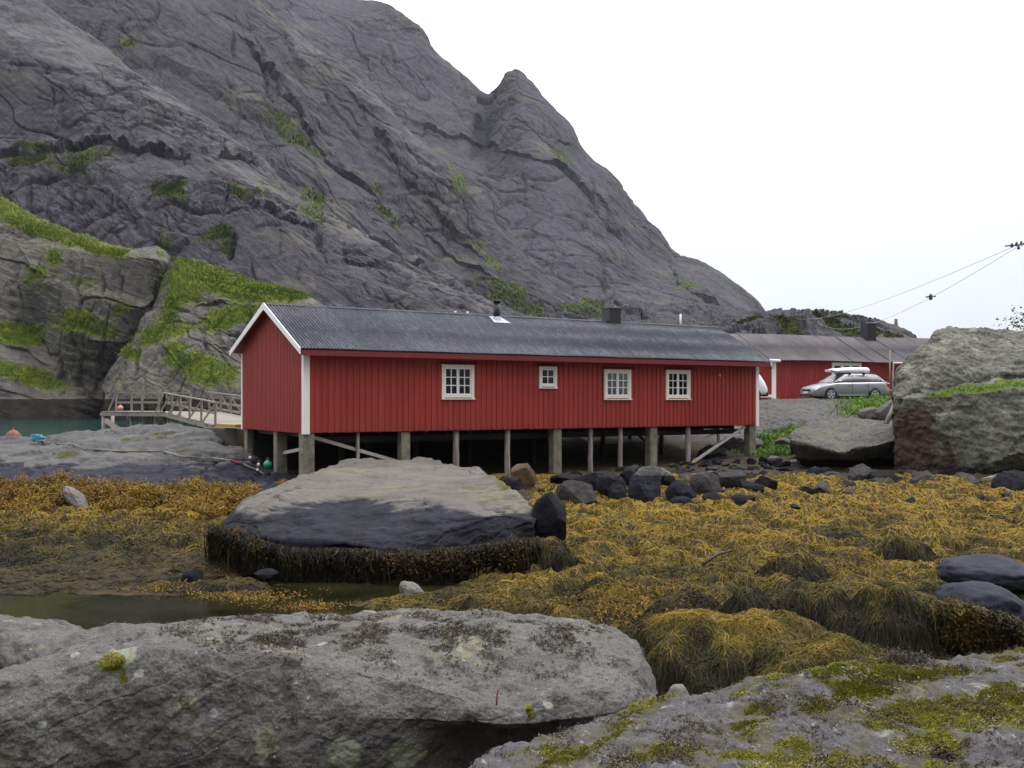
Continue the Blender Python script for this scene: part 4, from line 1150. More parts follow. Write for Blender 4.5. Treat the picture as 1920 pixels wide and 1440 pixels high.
# roof: corrugated sheets
def roof_sheet(va, za, vb, zb, lap=1.9):
    nu = 2200
    u0a, u1a = -.33, WL + .32; u0b, u1b = -.33, WL + .75
    t = np.linspace(0, 1, nu); rows = []
    ts = [0, .42, .421, .8, 1.0]
    off = [0.012, 0.004, .014, .008, .004]
    for tt, of in zip(ts, off):
        uu = (u0a + (u1a - u0a) * t) * (1 - tt) + (u0b + (u1b - u0b) * t) * tt
        h = .02 * np.sin(uu / .125 * 2 * math.pi) + of + .006 * np.sin(uu * 1.7 + tt * 5)
        rows.append(np.stack([uu, np.full(nu, va + (vb - va) * tt), za + (zb - za) * tt + h], 1))
    return np.concatenate(rows), grid_faces(nu, len(ts))


v1, f1_ = roof_sheet(-.52, 5.36, RV, RZ)
v2, f2_ = roof_sheet(7.82, 5.62, RV, RZ)
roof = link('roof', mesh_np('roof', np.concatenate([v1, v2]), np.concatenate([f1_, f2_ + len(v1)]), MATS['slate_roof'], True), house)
t = MB(); nseg = 40
for k in range(nseg):
    a = -.34 + (WL + 1.09) * k / nseg; b2 = -.34 + (WL + 1.09) * (k + 1) / nseg - .004
    t.add([(a, RV - .16, RZ - .045), (a, RV, RZ + .035), (a, RV + .16, RZ - .045), (b2, RV - .16, RZ - .045), (b2, RV, RZ + .035), (b2, RV + .16, RZ - .045)], [(0, 1, 4, 3), (1, 2, 5, 4)])
t.build('ridge_cap', MATS['slate_roof'], roof)
t = MB()        # boarded underside of the roof
for (va, za, vb, zb) in [(-.47, 5.27, RV, RZ - .1), (7.77, 5.53, RV, RZ - .1)]:
    t.add([(-.27, va, za), (WL + .27, va, za), (WL + .6, vb, zb), (-.27, vb, zb)], [(0, 1, 2, 3)])
t.build('roof_underside', MATS['red_trim'], roof)
t = MB(); t.box(-.26, WL + .3, -.5, -.455, 5.13, 5.32)
t.build('fascia', MATS['red_trim'], house)
t = MB()
for (va, za, vb, zb) in [(-.56, 5.17, RV, RZ - .19 + .2), (7.86, 5.42, RV, RZ - .19 + .2)]:
    s_ = .21
    z_b = RZ + .03
    za2 = za + s_
    t.add([(-.37, va, za), (-.37, va, za2), (-.37, vb, z_b), (-.37, vb, z_b - s_ - .04), (-.335, va, za), (-.335, va, za2), (-.335, vb, z_b), (-.335, vb, z_b - s_ - .04)],
          [(0, 1, 2, 3), (7, 6, 5, 4), (0, 4, 5, 1), (1, 5, 6, 2), (3, 2, 6, 7), (0, 3, 7, 4)])
t.build('barge_board', MATS['white_trim'], house)


def window(w, cols, rows, small=False):
    x0, x1, z0, z1 = w
    fr_ = MB(); tw = .12 if not small else .1
    fr_.box(x0, x0 + tw, -.062, .03, z0 + .001, z1 - .0); fr_.box(x1 - tw, x1, -.062, .03, z0 + .001, z1 - .0)
    fr_.box(x0 + tw, x1 - tw, -.058, .03, z1 - tw, z1 - .002); fr_.box(x0 + tw, x1 - tw, -.058, .03, z0 + .03, z0 + tw * 1.1)
    f = fr_.build('window', MATS['cream_trim'], house)
    sl = MB(); sl.box(x0 - .03, x1 + .03, -.1, .02, z0 - .04, z0 + .0); sl.build('sill', MATS['cream_trim'], f)
    hd = MB(); hd.add([(x0 - .05, -.13, z1 + .03), (x1 + .12, -.13, z1 + .03), (x1 + .12, -.02, z1 + .1), (x0 - .05, -.02, z1 + .1), (x0 - .05, -.13, z1 + .004), (x1 + .12, -.13, z1 + .004), (x1 + .12, -.02, z1 + .004), (x0 - .05, -.02, z1 + .004)],
                      [(0, 1, 2, 3), (4, 7, 6, 5), (0, 4, 5, 1), (0, 3, 7, 4), (1, 5, 6, 2)])
    hd.build('head_board', MATS['red_trim'], f)
    ix0, ix1, iz0, iz1 = x0 + tw, x1 - tw, z0 + tw * 1.1, z1 - tw
    leaves = 1 if small else 2
    wl = (ix1 - ix0) / leaves
    for q in range(leaves):
        a, b2 = ix0 + q * wl + .004, ix0 + (q + 1) * wl - .004
        s = MB(); e = .05
        s.box(a, a + e, -.04, .0, iz0, iz1); s.box(b2 - e, b2, -.04, .0, iz0, iz1)
        s.box(a + e, b2 - e, -.038, .0, iz1 - e, iz1 - .001); s.box(a + e, b2 - e, -.038, .0, iz0 + .001, iz0 + e)
        for c in range(1, cols):
            xx = a + e + (b2 - a - 2 * e) * c / cols; s.box(xx - .016, xx + .016, -.032, -.004, iz0 + e, iz1 - e)
        for r in range(1, rows):
            zz = iz0 + e + (iz1 - iz0 - 2 * e) * r / rows; s.box(a + e, b2 - e, -.03, -.006, zz - .016, zz + .016)
        s.build('sash', MATS['white_trim'], f)
    g = MB(); g.add([(ix0, .006, iz0), (ix1, .006, iz0), (ix1, .006, iz1), (ix0, .006, iz1)], [(0, 1, 2, 3)]); g.build('pane', MATS['pane'], f)
    g = MB(); rng2 = random.Random(int(x0 * 10))
    w_ = (ix1 - ix0)
    for (a, b2) in ([(ix1 - w_ * .36, ix1)] if small else [(ix1 - w_ * .1, ix1)]):
        nn = 10
        vv = []
        for k in range(nn + 1):
            xx = a + (b2 - a) * k / nn; vv += [(xx, .1 + .02 * (k % 2), iz0), (xx, .1 + .02 * (k % 2), iz1)]
        g.add(vv, [(2 * k, 2 * k + 2, 2 * k + 3, 2 * k + 1) for k in range(nn)])
        g.build('curtain', MATS['curtain'], f); g = MB()
    return f


wl_ = ['leftmost large white window of the boathouse', 'small four-paned white window', None, None]
for i, w in enumerate(wins):
    f = window(w, 2, 3 if i != 1 else 2, i == 1)
    if wl_[i]: f['label'] = wl_[i]
# small things on the wall
t = MB(); uu = h_u(1347); zz = h_z(1347, 703); t.tube([(uu, -.02, zz), (uu, -.09, zz), (uu, -.1, zz - .08)], .035, 8); t.build('wall_vent', MATS['cream_trim'], house)

# chimneys
pu = h_u(933, 2.9); pz = h_z(933, 598, 2.9)
zr = RZ - (RV - 2.95) * (RZ - 5.36) / (RV + .52)
t = MB(); t.tube([(pu, 2.95, zr - .15), (pu, 2.95, zr + .72)], .15, 16); t.tube([(pu, 2.95, zr + .721), (pu, 2.95, zr + .80)], .19, 16)
ch = t.build('chimney', MATS['black_metal'], house); ch['label'] = 'thin round black chimney'
t = MB(); t.add([(pu - .36, 2.55, zr - .19 + .035), (pu + .42, 2.55, zr - .19 + .035), (pu + .3, 3.2, zr + .15), (pu - .25, 3.2, zr + .15)], [(0, 1, 2, 3)])
t.tube([(pu, 2.95, zr - .1), (pu, 2.95, zr + .12)], [.24, .165], 16, False)
t.build('flashing', MATS['lead'], ch)
pu = h_u(1147, 3.4)
t = MB(); t.box(pu - .32, pu + .32, 3.15, 3.7, RZ - .25, RZ + .56)
ch = t.build('chimney', MATS['black_metal'], house); ch['label'] = 'square black clad chimney'
t = MB(); t.box(pu - .36, pu + .36, 3.1, 3.75, RZ + .562, RZ + .6); t.build('chimney_cap', MATS['black_metal'], ch)
pu = h_u(1276, 3.6)
t = MB(); t.tube([(pu, 3.6, RZ - .2), (pu, 3.6, RZ + .55)], .045, 8); t.build('vent_pipe', MATS['white_plastic'], house)
for px_ in (854, 877):
    t = MB(); pu = h_u(px_, 3.4); t.tube([(pu, 3.42, RZ + .0), (pu, 3.42, RZ + .1)], .05, 8); t.build('ridge_vent', MATS['white_plastic'], house)


def gz_at(x, y):
    return float(ground_z(np.array([x]), np.array([y]))[0])


def post(px_, v, kind, wd, zlow=None, slant=0.0):
    u = h_u(px_, v)
    wx = H0.x + ca_ * u - sa_ * v; wy = H0.y + sa_ * u + ca_ * v
    zl = (gz_at(wx, wy) - .35) if zlow is None else zlow
    t = MB()
    if kind == 'concrete':
        t.box(u - wd / 2, u + wd / 2, v - wd / 2, v + wd / 2, zl, ZB - .03)
        t.build('post', MATS['concrete'], house, bevel=.015)['label'] = 'square concrete post'
    else:
        nn = 7; r_ = random.Random(int(px_))
        pts = [(u + slant * (1 - k / nn) + r_.uniform(-.008, .008), v + r_.uniform(-.008, .008), zl + (ZB - .03 - zl) * k / nn) for k in range(nn + 1)]
        t.tube(pts, [wd / 2 * (1.06 - .1 * k / nn + r_.uniform(-.03, .03)) for k in range(nn + 1)], 10)
        t.build('post', MATS['worn_timber' if kind == 'wood' else 'dark_timber'], house)['label'] = 'round timber post'


for px_, kind, wd, zl in [(575, 'concrete', .42, .3), (757, 'concrete', .36, .3), (1041, 'concrete', .38, None), (1221, 'concrete', .38, None), (1406, 'concrete', .38, None),
                          (855, 'wood', .24, None), (951, 'wood', .23, None), (1107, 'wood', .21, None), (1163, 'wood', .2, None), (1290, 'wood', .23, None), (671, 'wood', .13, .3)]:
    post(px_, .24, kind, wd, zl)
t = MB()
for (v, zl, wd) in [(3.3, .2, .4), (7.0, .6, .4)]:
    t = MB(); t.box(.05, .05 + wd, v - wd / 2, v + wd / 2, zl, ZB - .03); t.build('post', MATS['concrete'], house, bevel=.015)['label'] = 'square concrete post under the gable'
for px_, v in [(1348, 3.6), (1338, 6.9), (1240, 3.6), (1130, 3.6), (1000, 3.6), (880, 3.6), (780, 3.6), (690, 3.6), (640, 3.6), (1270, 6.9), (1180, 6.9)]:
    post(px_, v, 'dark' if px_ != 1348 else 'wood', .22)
for a, b2, mname in [((h_u(1392, .3), .12, 2.42), (h_u(1296, .3), .12, h_z(1296, 866)), 'pale_timber'), ((h_u(1297, .3), .14, h_z(1297, 864)), (h_u(1262, .3), -.6, h_z(1262, 886, -.6)), 'yellow_timber'),
                     ((.35, .35, 2.35), (h_u(745, .3), .35, h_z(745, 866)), 'pale_timber'), ((h_u(1265, .4), 3.6, 2.4), (h_u(1318, .4), 3.6, 1.2), 'dark_timber'),
                     ((h_u(1380, 5), 5, 2.42), (h_u(1300, 5), 5, 1.4), 'dark_timber'), ((.3, 3.2, h_z(530, 850, 3)), (.3, .5, 1.95), 'pale_timber')]:
    t = MB(); t.bar(a, b2, .05, .12); t.build('brace', MATS[mname], house)
t = MB(); t.box(.25, 4.5, 6.6, 6.85, -.3, ZB - .05); t.build('foundation_wall', MATS['shaded_stone'], house)
t = MB(); t.box(4.5, 14.5, 6.7, 6.9, .3, ZB - .05); t.build('foundation_wall', MATS['shaded_stone'], house)

# ------------------------------------------------------------------ second red house
A2 = math.radians(20)
b0 = P(1450, 745, 60.0)
h2 = thing('red_house', 'low faded red house with a worn brown-grey roof behind the silver car', 'house', (b0[0], b0[1], 0), A2)
c2, s2 = math.cos(A2), math.sin(A2)


def h2u(px_, v=0.0):
    k = (px_ - 960) / F
    return (k * (b0[1] + c2 * v) - (b0[0] - s2 * v)) / (c2 - k * s2)


def h2z(px_, py_, v=0.0):
    return CZ + (HY - py_) / F * (b0[1] + s2 * h2u(px_, v) + c2 * v)


L0, L1, HZ0, HZ1 = -4.2, 15.0, 3.5, 6.05
w2 = (h2u(1559), h2u(1614), 4.55, h2z(1585, 680))
t = MB(); x = L0; rng = random.Random(9)
while x < L1:
    w1 = .12 + rng.uniform(-.01, .01)
    for a, b2, yy in ((x, x + w1, -.016), (x + w1, x + w1 + .1, .004)):
        if a < w2[1] - .05 and b2 > w2[0] + .05:
            t.box(a, b2, yy, .04, HZ0, w2[2] + .05); t.box(a, b2, yy, .04, w2[3] - .05, HZ1)
        else: t.box(a, b2, yy, .04, HZ0, HZ1)
    x += w1 + .1
t.box(L0, L1, 6.3, 6.4, HZ0, HZ1); t.box(L0, L0 + .05, .041, 6.29, HZ0, HZ1); t.box(L1 - .05, L1, .041, 6.29, HZ0, HZ1)
t.box(L0 + .06, L1 - .06, .05, 6.28, HZ0, HZ0 + .1)
t.build('wall', MATS['faded_red'], h2)
nu = 900; tt = np.linspace(0, 1, nu); rows = []
R2Z = h2z(1437, 627, 3.2)
for va, za in [(-.35, h2z(1500, 676, -.35)), (1.4, None), (1.401, None), (3.2, R2Z), (6.7, h2z(1500, 676, -.35))]:
    if za is None: za = h2z(1500, 676, -.35) + (R2Z - h2z(1500, 676, -.35)) * (va + .35) / 3.55 + (.02 if va > 1.4005 else 0)
    uu = L0 - .3 + (L1 - L0 + .6) * tt
    rows.append(np.stack([uu, np.full(nu, va), za + .012 * np.sin(uu / .13 * 2 * math.pi) + .03 * np.sin(uu * .55)], 1))
r2 = link('roof', mesh_np('roof', np.concatenate(rows), grid_faces(nu, 5), MATS['worn_roof'], True), h2)
t = MB()
for k in range(12):      # raised sheet laps
    u = L0 + .8 + k * 1.5; za = h2z(1500, 676, -.35)
    t.bar((u, -.35, za + .02), (u - .1, 3.2, R2Z + .02), .05, .03)
t.build('sheet_lap', MATS['worn_roof'], r2)
cu = h2u(1629, 3.0)
t = MB(); t.box(cu - .36, cu + .34, 2.7, 3.4, R2Z - .5, h2z(1629, 607, 3.0)); ch = t.build('chimney', MATS['black_metal'], h2)
t = MB(); t.bar((cu - .15, 2.8, h2z(1629, 605.5, 3)), (cu + .45, 2.9, h2z(1629, 604, 3)), .5, .03); t.build('chimney_cap', MATS['lead'], ch)
cu = h2u(1732, 1.6); t = MB(); t.tube([(cu, 1.6, h2z(1732, 668, 1.6)), (cu, 1.6, h2z(1732, 647, 1.6))], .1, 10); t.build('vent_pipe', MATS['cream_trim'], h2)
t = MB(); x0, x1, z0, z1 = w2
t.box(x0, x0 + .16, -.07, .03, z0, z1); t.box(x1 - .16, x1, -.07, .03, z0, z1); t.box(x0 + .16, x1 - .16, -.066, .03, z1 - .2, z1 - .002); t.box(x0 + .16, x1 - .16, -.066, .03, z0, z0 + .15)
wf = t.build('window', MATS['cream_trim'], h2)
t = MB()
for k in (1, 2):
    xx = x0 + .16 + (x1 - x0 - .32) * k / 3; t.box(xx - .1, xx + .1, -.05, .02, z0 + .15, z1 - .2)
for zz in (z1 - .62,): t.box(x0 + .16, x1 - .16, -.045, .02, zz - .05, zz + .05)
t.build('sash', MATS['white_trim'], wf)
t = MB(); t.add([(x0 + .1, .01, z0), (x1 - .1, .01, z0), (x1 - .1, .01, z1), (x0 + .1, .01, z1)], [(0, 1, 2, 3)]); t.build('pane', MATS['car_glass'], wf)
t = MB(); t.box(-.14, .14, -.08, .0, HZ0 + .1, HZ1 - .02); t.build('corner_board', MATS['white_trim'], h2)['label'] = 'white upright board left of the car'
t = MB(); t.box(-2.2, -.15, -.12, .0, h2z(1440, 745), h2z(1440, 740)); t.build('base_board', MATS['white_trim'], h2)
t = MB(); t.tube([(-.5, -.3, h2z(1440, 676)), (.25, -.32, h2z(1450, 677))], .09, 10); t.tube([(-.4, -.3, h2z(1440, 680)), (-.1, -.12, h2z(1448, 690))], .06, 8); t.build('gutter_end', MATS['white_plastic'], h2)
gu = h2u(1666)
t = MB(); t.tube([(gu, -.42, h2z(1666, 681)), (gu + 5.5, -.42, h2z(1666, 681) + .02)], .06, 8); t.tube([(gu + .05, -.4, h2z(1666, 683)), (gu + .2, -.15, h2z(1668, 700)), (gu + .25, -.12, 3.7)], .05, 8)
t.build('gutter', MATS['cream_trim'], h2)
gu = h2u(1668, -.6)
t = MB(); t.tube([(gu, -.6, 3.6), (gu + .03, -.6, h2z(1668, 656, -.6))], .04, 6); tag(t.build('pole', MATS['grey_timber']), 'thin grey pole standing by the gutter of the second house', 'pole')
po = bpy.data.objects['pole']; po.location = h2.location; po.rotation_euler = h2.rotation_euler
ta = MB(); ta.box(-2.6, .9, -1.6, -.1, 3.55, 3.68); ta.build('doorstep', MATS['grey_timber'], h2)

# ------------------------------------------------------------------ wooden jetty and ramp
jet = thing('jetty', 'grey wooden jetty with a sloping railed ramp by the boathouse gable', 'jetty', (0, 0, 0))


def V(px_, py_, d): return Vector(P(px_, py_, d))


a0, a1 = V(189, 769, 55.5), V(308, 772, 53)            # front edge of the platform
a0.z = a1.z = 3.0
back = Vector((.55, 2.6, 0))
r0, r1 = a1.copy(), V(404, 797, 44.2); r1.z = 2.52
rback = Vector((2.6, 1.3, 0))
e1 = r1 + Vector((3.2, 0.2, 0))


def planks(name, p0, p1, w0, w1, th, parent, mat):
    t = MB(); n = max(2, int((p1 - p0).length / .17)); r_ = random.Random(3)
    for k in range(n):
        a = p0.lerp(p1, (k + .04) / n); b2 = p0.lerp(p1, (k + .94) / n)
        wa = w0.lerp(w1, (k + .5) / n)
        j = r_.uniform(-.03, .05)
        q = [a - wa * j, b2 - wa * j, b2 + wa, a + wa]
        dz = Vector((0, 0, th))
        t.add([c - dz for c in q] + list(q), [(3, 2, 1, 0), (4, 5, 6, 7), (0, 1, 5, 4), (1, 2, 6, 5), (2, 3, 7, 6), (3, 0, 4, 7)])
    return t.build(name, mat, parent)


planks('deck', a0, a1, back, back, .05, jet, MATS['grey_timber'])
planks('deck', r0, r1, rback, Vector((2.9, 1.0, 0)), .05, jet, MATS['grey_timber'])['label'] = 'sloping ramp deck'
planks('deck', r1, e1, Vector((.6, 2.2, 0)), Vector((.6, 2.2, 0)), .05, jet, MATS['grey_timber'])
dz = Vector((0, 0, -.16))
for p, q in [(a0, a1), (a0 + back, a1 + back), (r0, r1), (r0 + rback, r1 + rback)]:
    t = MB(); t.bar(p + dz, q + dz, .1, .18); t.build('beam', MATS['grey_timber'], jet)
up = Vector((0, 0, 1))


def rail(posts, h, top=True, mid=(.5,), diag=None):
    for p in posts:
        t = MB(); t.bar(p - up * .2, p + up * h, .09, .09, (0, 1, 0)); t.build('railing_post', MATS['grey_timber'], jet)
    for a, b2 in zip(posts[:-1], posts[1:]):
        t = MB()
        t.bar(a + up * (h + .03), b2 + up * (h + .03), .13, .05); t.build('handrail', MATS['grey_timber'], jet)
        for m_ in mid:
            t = MB(); t.bar(a + up * h * m_ + Vector((0, .06, 0)), b2 + up * h * m_ + Vector((0, .06, 0)), .04, .12); t.build('rail', MATS['grey_timber'], jet)
    for p, o in (diag or []):
        t = MB(); t.bar(p + up * h * .95 + Vector((0, -.05, 0)), p + o + Vector((0, -.05, 0)), .06, .08); t.build('railing_strut', MATS['grey_timber'], jet)


pl = [a0.lerp(a1, k) for k in (.25, .66, 1.0)]
dirp = (a1 - a0).normalized()
rail(pl, 1.0, diag=[(pl[0], -dirp * .62), (pl[2], -dirp * .62)])
pr = [r0.lerp(r1, k) for k in (0, .17, .35, .54, .76, 1.0)]
dirr = (r1 - r0).normalized()
rail(pr, .98, mid=(.52,), diag=[(p, Vector((-.55, -.1, .1))) for p in pr[1:]])
pb = [a0 + back + (a1 - a0) * k for k in (.05, .5, 1.0)]
rail(pb, 1.0, mid=(.5,))
q0, q1 = V(392, 768, 56), V(470, 782, 50); q0.z = 3.05; q1.z = 2.75
pf = [q0.lerp(q1, k) for k in (0, .3, .55, .8, 1.0)]
rail(pf, 1.0, mid=(.5, .15), diag=[(p, Vector((.6, 0, 0))) for p in pf[:-1]])
for px_, py_, d, w in [(194, 790, 55.4, .26), (268, 790, 54.4, .2), (276, 790, 55.6, .2), (284, 790, 56.4, .2), (329, 790, 52.4, .2), (346, 790, 51.0, .22), (364, 790, 49.5, .22), (375, 795, 48, .3), (397, 805, 45.2, .26), (210, 790, 58, .2), (310, 790, 56, .2), (240, 790, 57.5, .2)]:
    p = V(px_, py_, d)
    zt = 2.75 if px_ < 315 else 2.75 - (px_ - 308) / 96 * .45
    t = MB(); t.tube([(p.x, p.y + .1, -1.5), (p.x, p.y + .1, .6), (p.x, p.y + .1, zt)], [w / 2 * 1.1, w / 2, w / 2], 9); t.build('pile', MATS['worn_timber' if px_ < 300 else 'grey_timber'], jet)
for a, b2 in [(V(199, 788, 55.2), V(233, 813, 54.8)), (V(240, 785, 57), V(245, 815, 57)), (V(300, 790, 55), V(322, 805, 54.6))]:
    t = MB(); t.bar(a, b2, .22, .22); t.build('brace', MATS['pale_timber' if a.x < -22 else 'grey_timber'], jet)

# landing block
lx = V(402, 800, 43.6); 
land = thing('landing', 'grey-green concrete landing block at the foot of the ramp', 'landing')
t = MB(); t.bar(Vector((lx.x, lx.y, 1.2)), Vector((lx.x + 2.0, lx.y - 1.9, 1.2)), 2.2, 2.44)
t.build('block', MATS['dark_concrete'], land, bevel=.03)
t = MB(); pd = V(453, 800, 41.3); t.tube([(pd.x, pd.y - .5, .9), (pd.x, pd.y - .5, 2.48)], .05, 8); t.build('pipe', MATS['black_metal'], land)
land.location = (0.15, 1.1, 0)
for k in range(2):
    a = V(416, 796 - k * 4, 42.6); b2 = V(452, 797 - k * 4, 41.2)
    a.z = b2.z = 2.47 + .07 * k + .035
    t = MB(); t.bar(a + Vector((0, .4 * 0, 0)), b2, .5, .06); 
    tag(t.build('plank', MATS['yellow_timber']), ['lower yellow plank lying on the landing block', 'upper yellow plank lying on the landing block'][k], 'plank', 'yellow planks on the landing')

# ------------------------------------------------------------------ silver estate car
cp = P(1583, 748.5, 56.4)
car = thing('estate_car', 'silver estate car parked in front of the second red house', 'car', (cp[0], cp[1], 3.6), math.radians(180 + 13))
car.scale = (1, 1, 1.05)


def shell(stations, name, mat, parent, cap=True, sm=True):
    """stations: list of (x, [(y, z), ...]) half sections from the bottom centre to the top centre"""
    n = len(stations[0][1]); vs = []; fs = []
    for x, sec in stations:
        full = [(x, y, z) for y, z in sec] + [(x, -y, z) for y, z in sec[::-1]]
        vs += full
    m_ = 2 * n
    for i in range(len(stations) - 1):
        for k in range(m_):
            fs.append((i * m_ + k, i * m_ + (k + 1) % m_, (i + 1) * m_ + (k + 1) % m_, (i + 1) * m_ + k))
    t = MB(); t.add(vs, fs, sm)
    if cap:
        t.f.append(tuple(range(m_))); t.sm.append(False)
        b_ = (len(stations) - 1) * m_; t.f.append(tuple(range(b_ + m_ - 1, b_ - 1, -1))); t.sm.append(False)
    return t.build(name, mat, parent)


def sec(w, zb, zt, cr=.02, tuck=.06):
    return [(0, zb), (w - tuck, zb), (w - .02, zb + .12), (w, zb + (zt - zb) * .45), (w - .02, zt - .12), (w - .07, zt - .02), (w * .5, zt + cr), (0, zt + cr * 1.3)]


st = [(2.4, sec(.62, .3, .58)), (2.33, sec(.76, .24, .66)), (2.15, sec(.86, .2, .74)), (1.8, sec(.9, .2, .83, .03)), (1.4, sec(.91, .22, .89, .03)), (1.1, sec(.91, .22, .94, .03)), (.6, sec(.91, .22, .965)), (-.6, sec(.91, .22, .985)),
      (-1.4, sec(.91, .22, 1.0)), (-2.0, sec(.9, .25, 1.0)), (-2.28, sec(.84, .3, .98)), (-2.39, sec(.76, .34, .72)), (-2.42, sec(.7, .38, .62))]
body = shell(st, 'body', MATS['silver_paint'], car)


def gsec(w, zb, wr, zt):
    return [(0, zb), (w, zb), (w - (w - wr) * .5, zb + (zt - zb) * .5), (wr, zt - .05), (wr - .06, zt - .01), (wr * .5, zt + .015), (0, zt + .02)]


g_st = [(1.2, gsec(.82, .93, .8, .97)), (.72, gsec(.83, .94, .7, 1.23)), (.3, gsec(.84, .95, .64, 1.41)), (-.2, gsec(.84, .96, .63, 1.455)), (-1.0, gsec(.84, .97, .63, 1.45)), (-1.65, gsec(.83, .97, .62, 1.41)), (-2.02, gsec(.81, .97, .62, 1.22)), (-2.3, gsec(.78, .96, .7, 1.0))]
shell(g_st, 'roof', MATS['silver_paint'], car)


def gpt(x, t_):
    """point on the side of the glasshouse, t_ from the waist (0) to the roof rail (1)"""
    xs = [s_[0] for s_ in g_st][::-1]
    yb = np.interp(x, xs, [s_[1][1][0] for s_ in g_st][::-1]); zb = np.interp(x, xs, [s_[1][1][1] for s_ in g_st][::-1])
    yt = np.interp(x, xs, [s_[1][3][0] for s_ in g_st][::-1]); zt = np.interp(x, xs, [s_[1][3][1] for s_ in g_st][::-1])
    return yb + (yt - yb) * t_, zb + (zt - zb) * t_


for side in (1, -1):
    for quad in [[(.98, .1), (.08, .1), (.08, .9), (.32, .92), (.6, .9)], [(.0, .1), (-.92, .1), (-.86, .9), (.0, .9)], [(-1.0, .1), (-1.95, .12), (-1.72, .86), (-.96, .9)]]:
        pts = []
        for x, t_ in quad:
            y, z = gpt(x, t_); pts.append((x, side * (y + .008), z))
        t = MB(); t.add(pts, [tuple(range(len(pts)))]); t.build('side_window', MATS['car_glass'], car)
    for x in (1.38, -1.36):
        t = MB(); t.tube([(x, side * .62, .32), (x, side * .905, .32)], .385, 26); t.build('wheel_arch', MATS['car_plastic'], car)
        t = MB(); t.tube([(x, side * .70, .32), (x, side * .74, .32), (x, side * .9, .32), (x, side * .925, .32)], [.3, .325, .325, .3], 28)
        w_ = t.build('wheel', MATS['tyre'], car)
        t = MB(); t.tube([(x, side * .915, .32), (x, side * .93, .32)], [.23, .22], 26)
        rm = t.build('rim', MATS['car_plastic'], w_)
        t = MB()
        for k in range(5):
            a_ = k * 2 * math.pi / 5 + .3
            t.bar((x, side * .94, .32), (x + .22 * math.cos(a_), side * .94, .32 + .22 * math.sin(a_)), .085, .02, (0, 1, 0))
        n_ = 26; ring = []
        for k in range(n_):
            a_ = 2 * math.pi * k / n_; ring += [(x + .235 * math.cos(a_), side * .938, .32 + .235 * math.sin(a_)), (x + .2 * math.cos(a_), side * .938, .32 + .2 * math.sin(a_))]
        t.add(ring, [(2 * k, 2 * k + 1, (2 * k + 3) % (2 * n_), (2 * k + 2) % (2 * n_)) for k in range(n_)])
        t.build('spoke_ring', MATS['alloy'], w_)
    t = MB(); t.box(-.9, .9, side * .9 - .012, side * .9 + .022, .27, .31); t.build('sill_strip', MATS['lamp_glass'], car)
    t = MB(); t.box(.78, .95, side * .96 - .07, side * .96 + .07, .98, 1.09); t.build('mirror', MATS['silver_paint'], car, bevel=.03)
    for x in (.12, -.88):
        t = MB(); t.box(x, x + .16, side * .915 - .01, side * .915 + .02, .8, .835); t.build('door_handle', MATS['silver_paint'], car)
    t = MB(); t.add([(2.37, side * .5, .55), (2.24, side * .80, .55), (1.98, side * .885, .70), (2.0, side * .80, .79), (2.3, side * .55, .67)], [(0, 1, 2, 3, 4)])
    for v_i in range(5):
        x_, y_, z_ = t.v[v_i]; t.v[v_i] = (x_ + .03, y_ + side * .02, z_ + .01)
    t.build('headlight', MATS['lamp_glass'], car)
    t = MB(); t.box(-2.36, -2.16, side * .80 - .05, side * .80 + .06, .72, .94); t.build('tail_light', MATS['tail_red'], car, bevel=.03)
    t = MB(); t.tube([(.2, side * .6, 1.43), (.1, side * .6, 1.49), (-1.5, side * .6, 1.47), (-1.6, side * .6, 1.43)], .018, 6); t.build('roof_rail', MATS['black_metal'], car)
    t = MB()
    for x in (.04, -.96): t.box(x - .004, x + .004, side * .912 - .01, side * .912 + .004, .3, .95)
    t.build('door_gap', MATS['car_plastic'], car)
t = MB(); t.add([(1.12, -.76, .97), (1.12, .76, .97), (.38, .6, 1.39), (.38, -.6, 1.39)], [(0, 1, 2, 3)])
for k in range(4):
    x_, y_, z_ = t.v[k]; t.v[k] = (x_ + .03, y_, z_ + .03)
t.build('windscreen', MATS['car_glass'], car)
t = MB(); t.add([(-2.3, -.66, 1.0), (-2.3, .66, 1.0), (-1.98, .56, 1.27), (-1.98, -.56, 1.27)], [(3, 2, 1, 0)])
for k in range(4):
    x_, y_, z_ = t.v[k]; t.v[k] = (x_ - .03, y_, z_ + .02)
t.build('rear_window', MATS['car_glass'], car)
t = MB(); t.box(2.36, 2.425, -.42, .42, .5, .62); t.build('grille', MATS['black_metal'], car, bevel=.015)
t = MB(); t.box(2.4, 2.432, -.26, .26, .39, .49); t.build('number_plate', MATS['number_plate'], car)
t = MB(); t.box(2.2, 2.412, -.6, .6, .24, .34); t.build('lower_intake', MATS['car_plastic'], car)
# roof box
bx = thing('roof_box', 'long white roof box strapped on top of the silver car', 'roof box', (cp[0], cp[1], 3.63), math.radians(193))


def bsec(w, zb, zt): return [(0, zb), (w - .08, zb), (w, zb + .1), (w - .03, zt - .08), (w - .14, zt), (0, zt + .02)]


shell([(1.05, bsec(.3, 1.62, 1.69)), (.9, bsec(.36, 1.58, 1.74)), (.5, bsec(.4, 1.54, 1.78)), (0, bsec(.41, 1.535, 1.83)), (-.6, bsec(.41, 1.535, 1.85)), (-1.25, bsec(.41, 1.535, 1.85)), (-1.36, bsec(.39, 1.55, 1.83)), (-1.4, bsec(.37, 1.57, 1.79))], 'shell', MATS['white_gloss'], bx)
for x in (.05, -.85):
    t = MB(); t.box(x - .04, x + .04, -.62, .62, 1.47, 1.53); t.box(x - .05, x + .05, .56, .66, 1.42, 1.535); t.box(x - .05, x + .05, -.66, -.56, 1.42, 1.535); t.build('crossbar', MATS['black_metal'], bx)

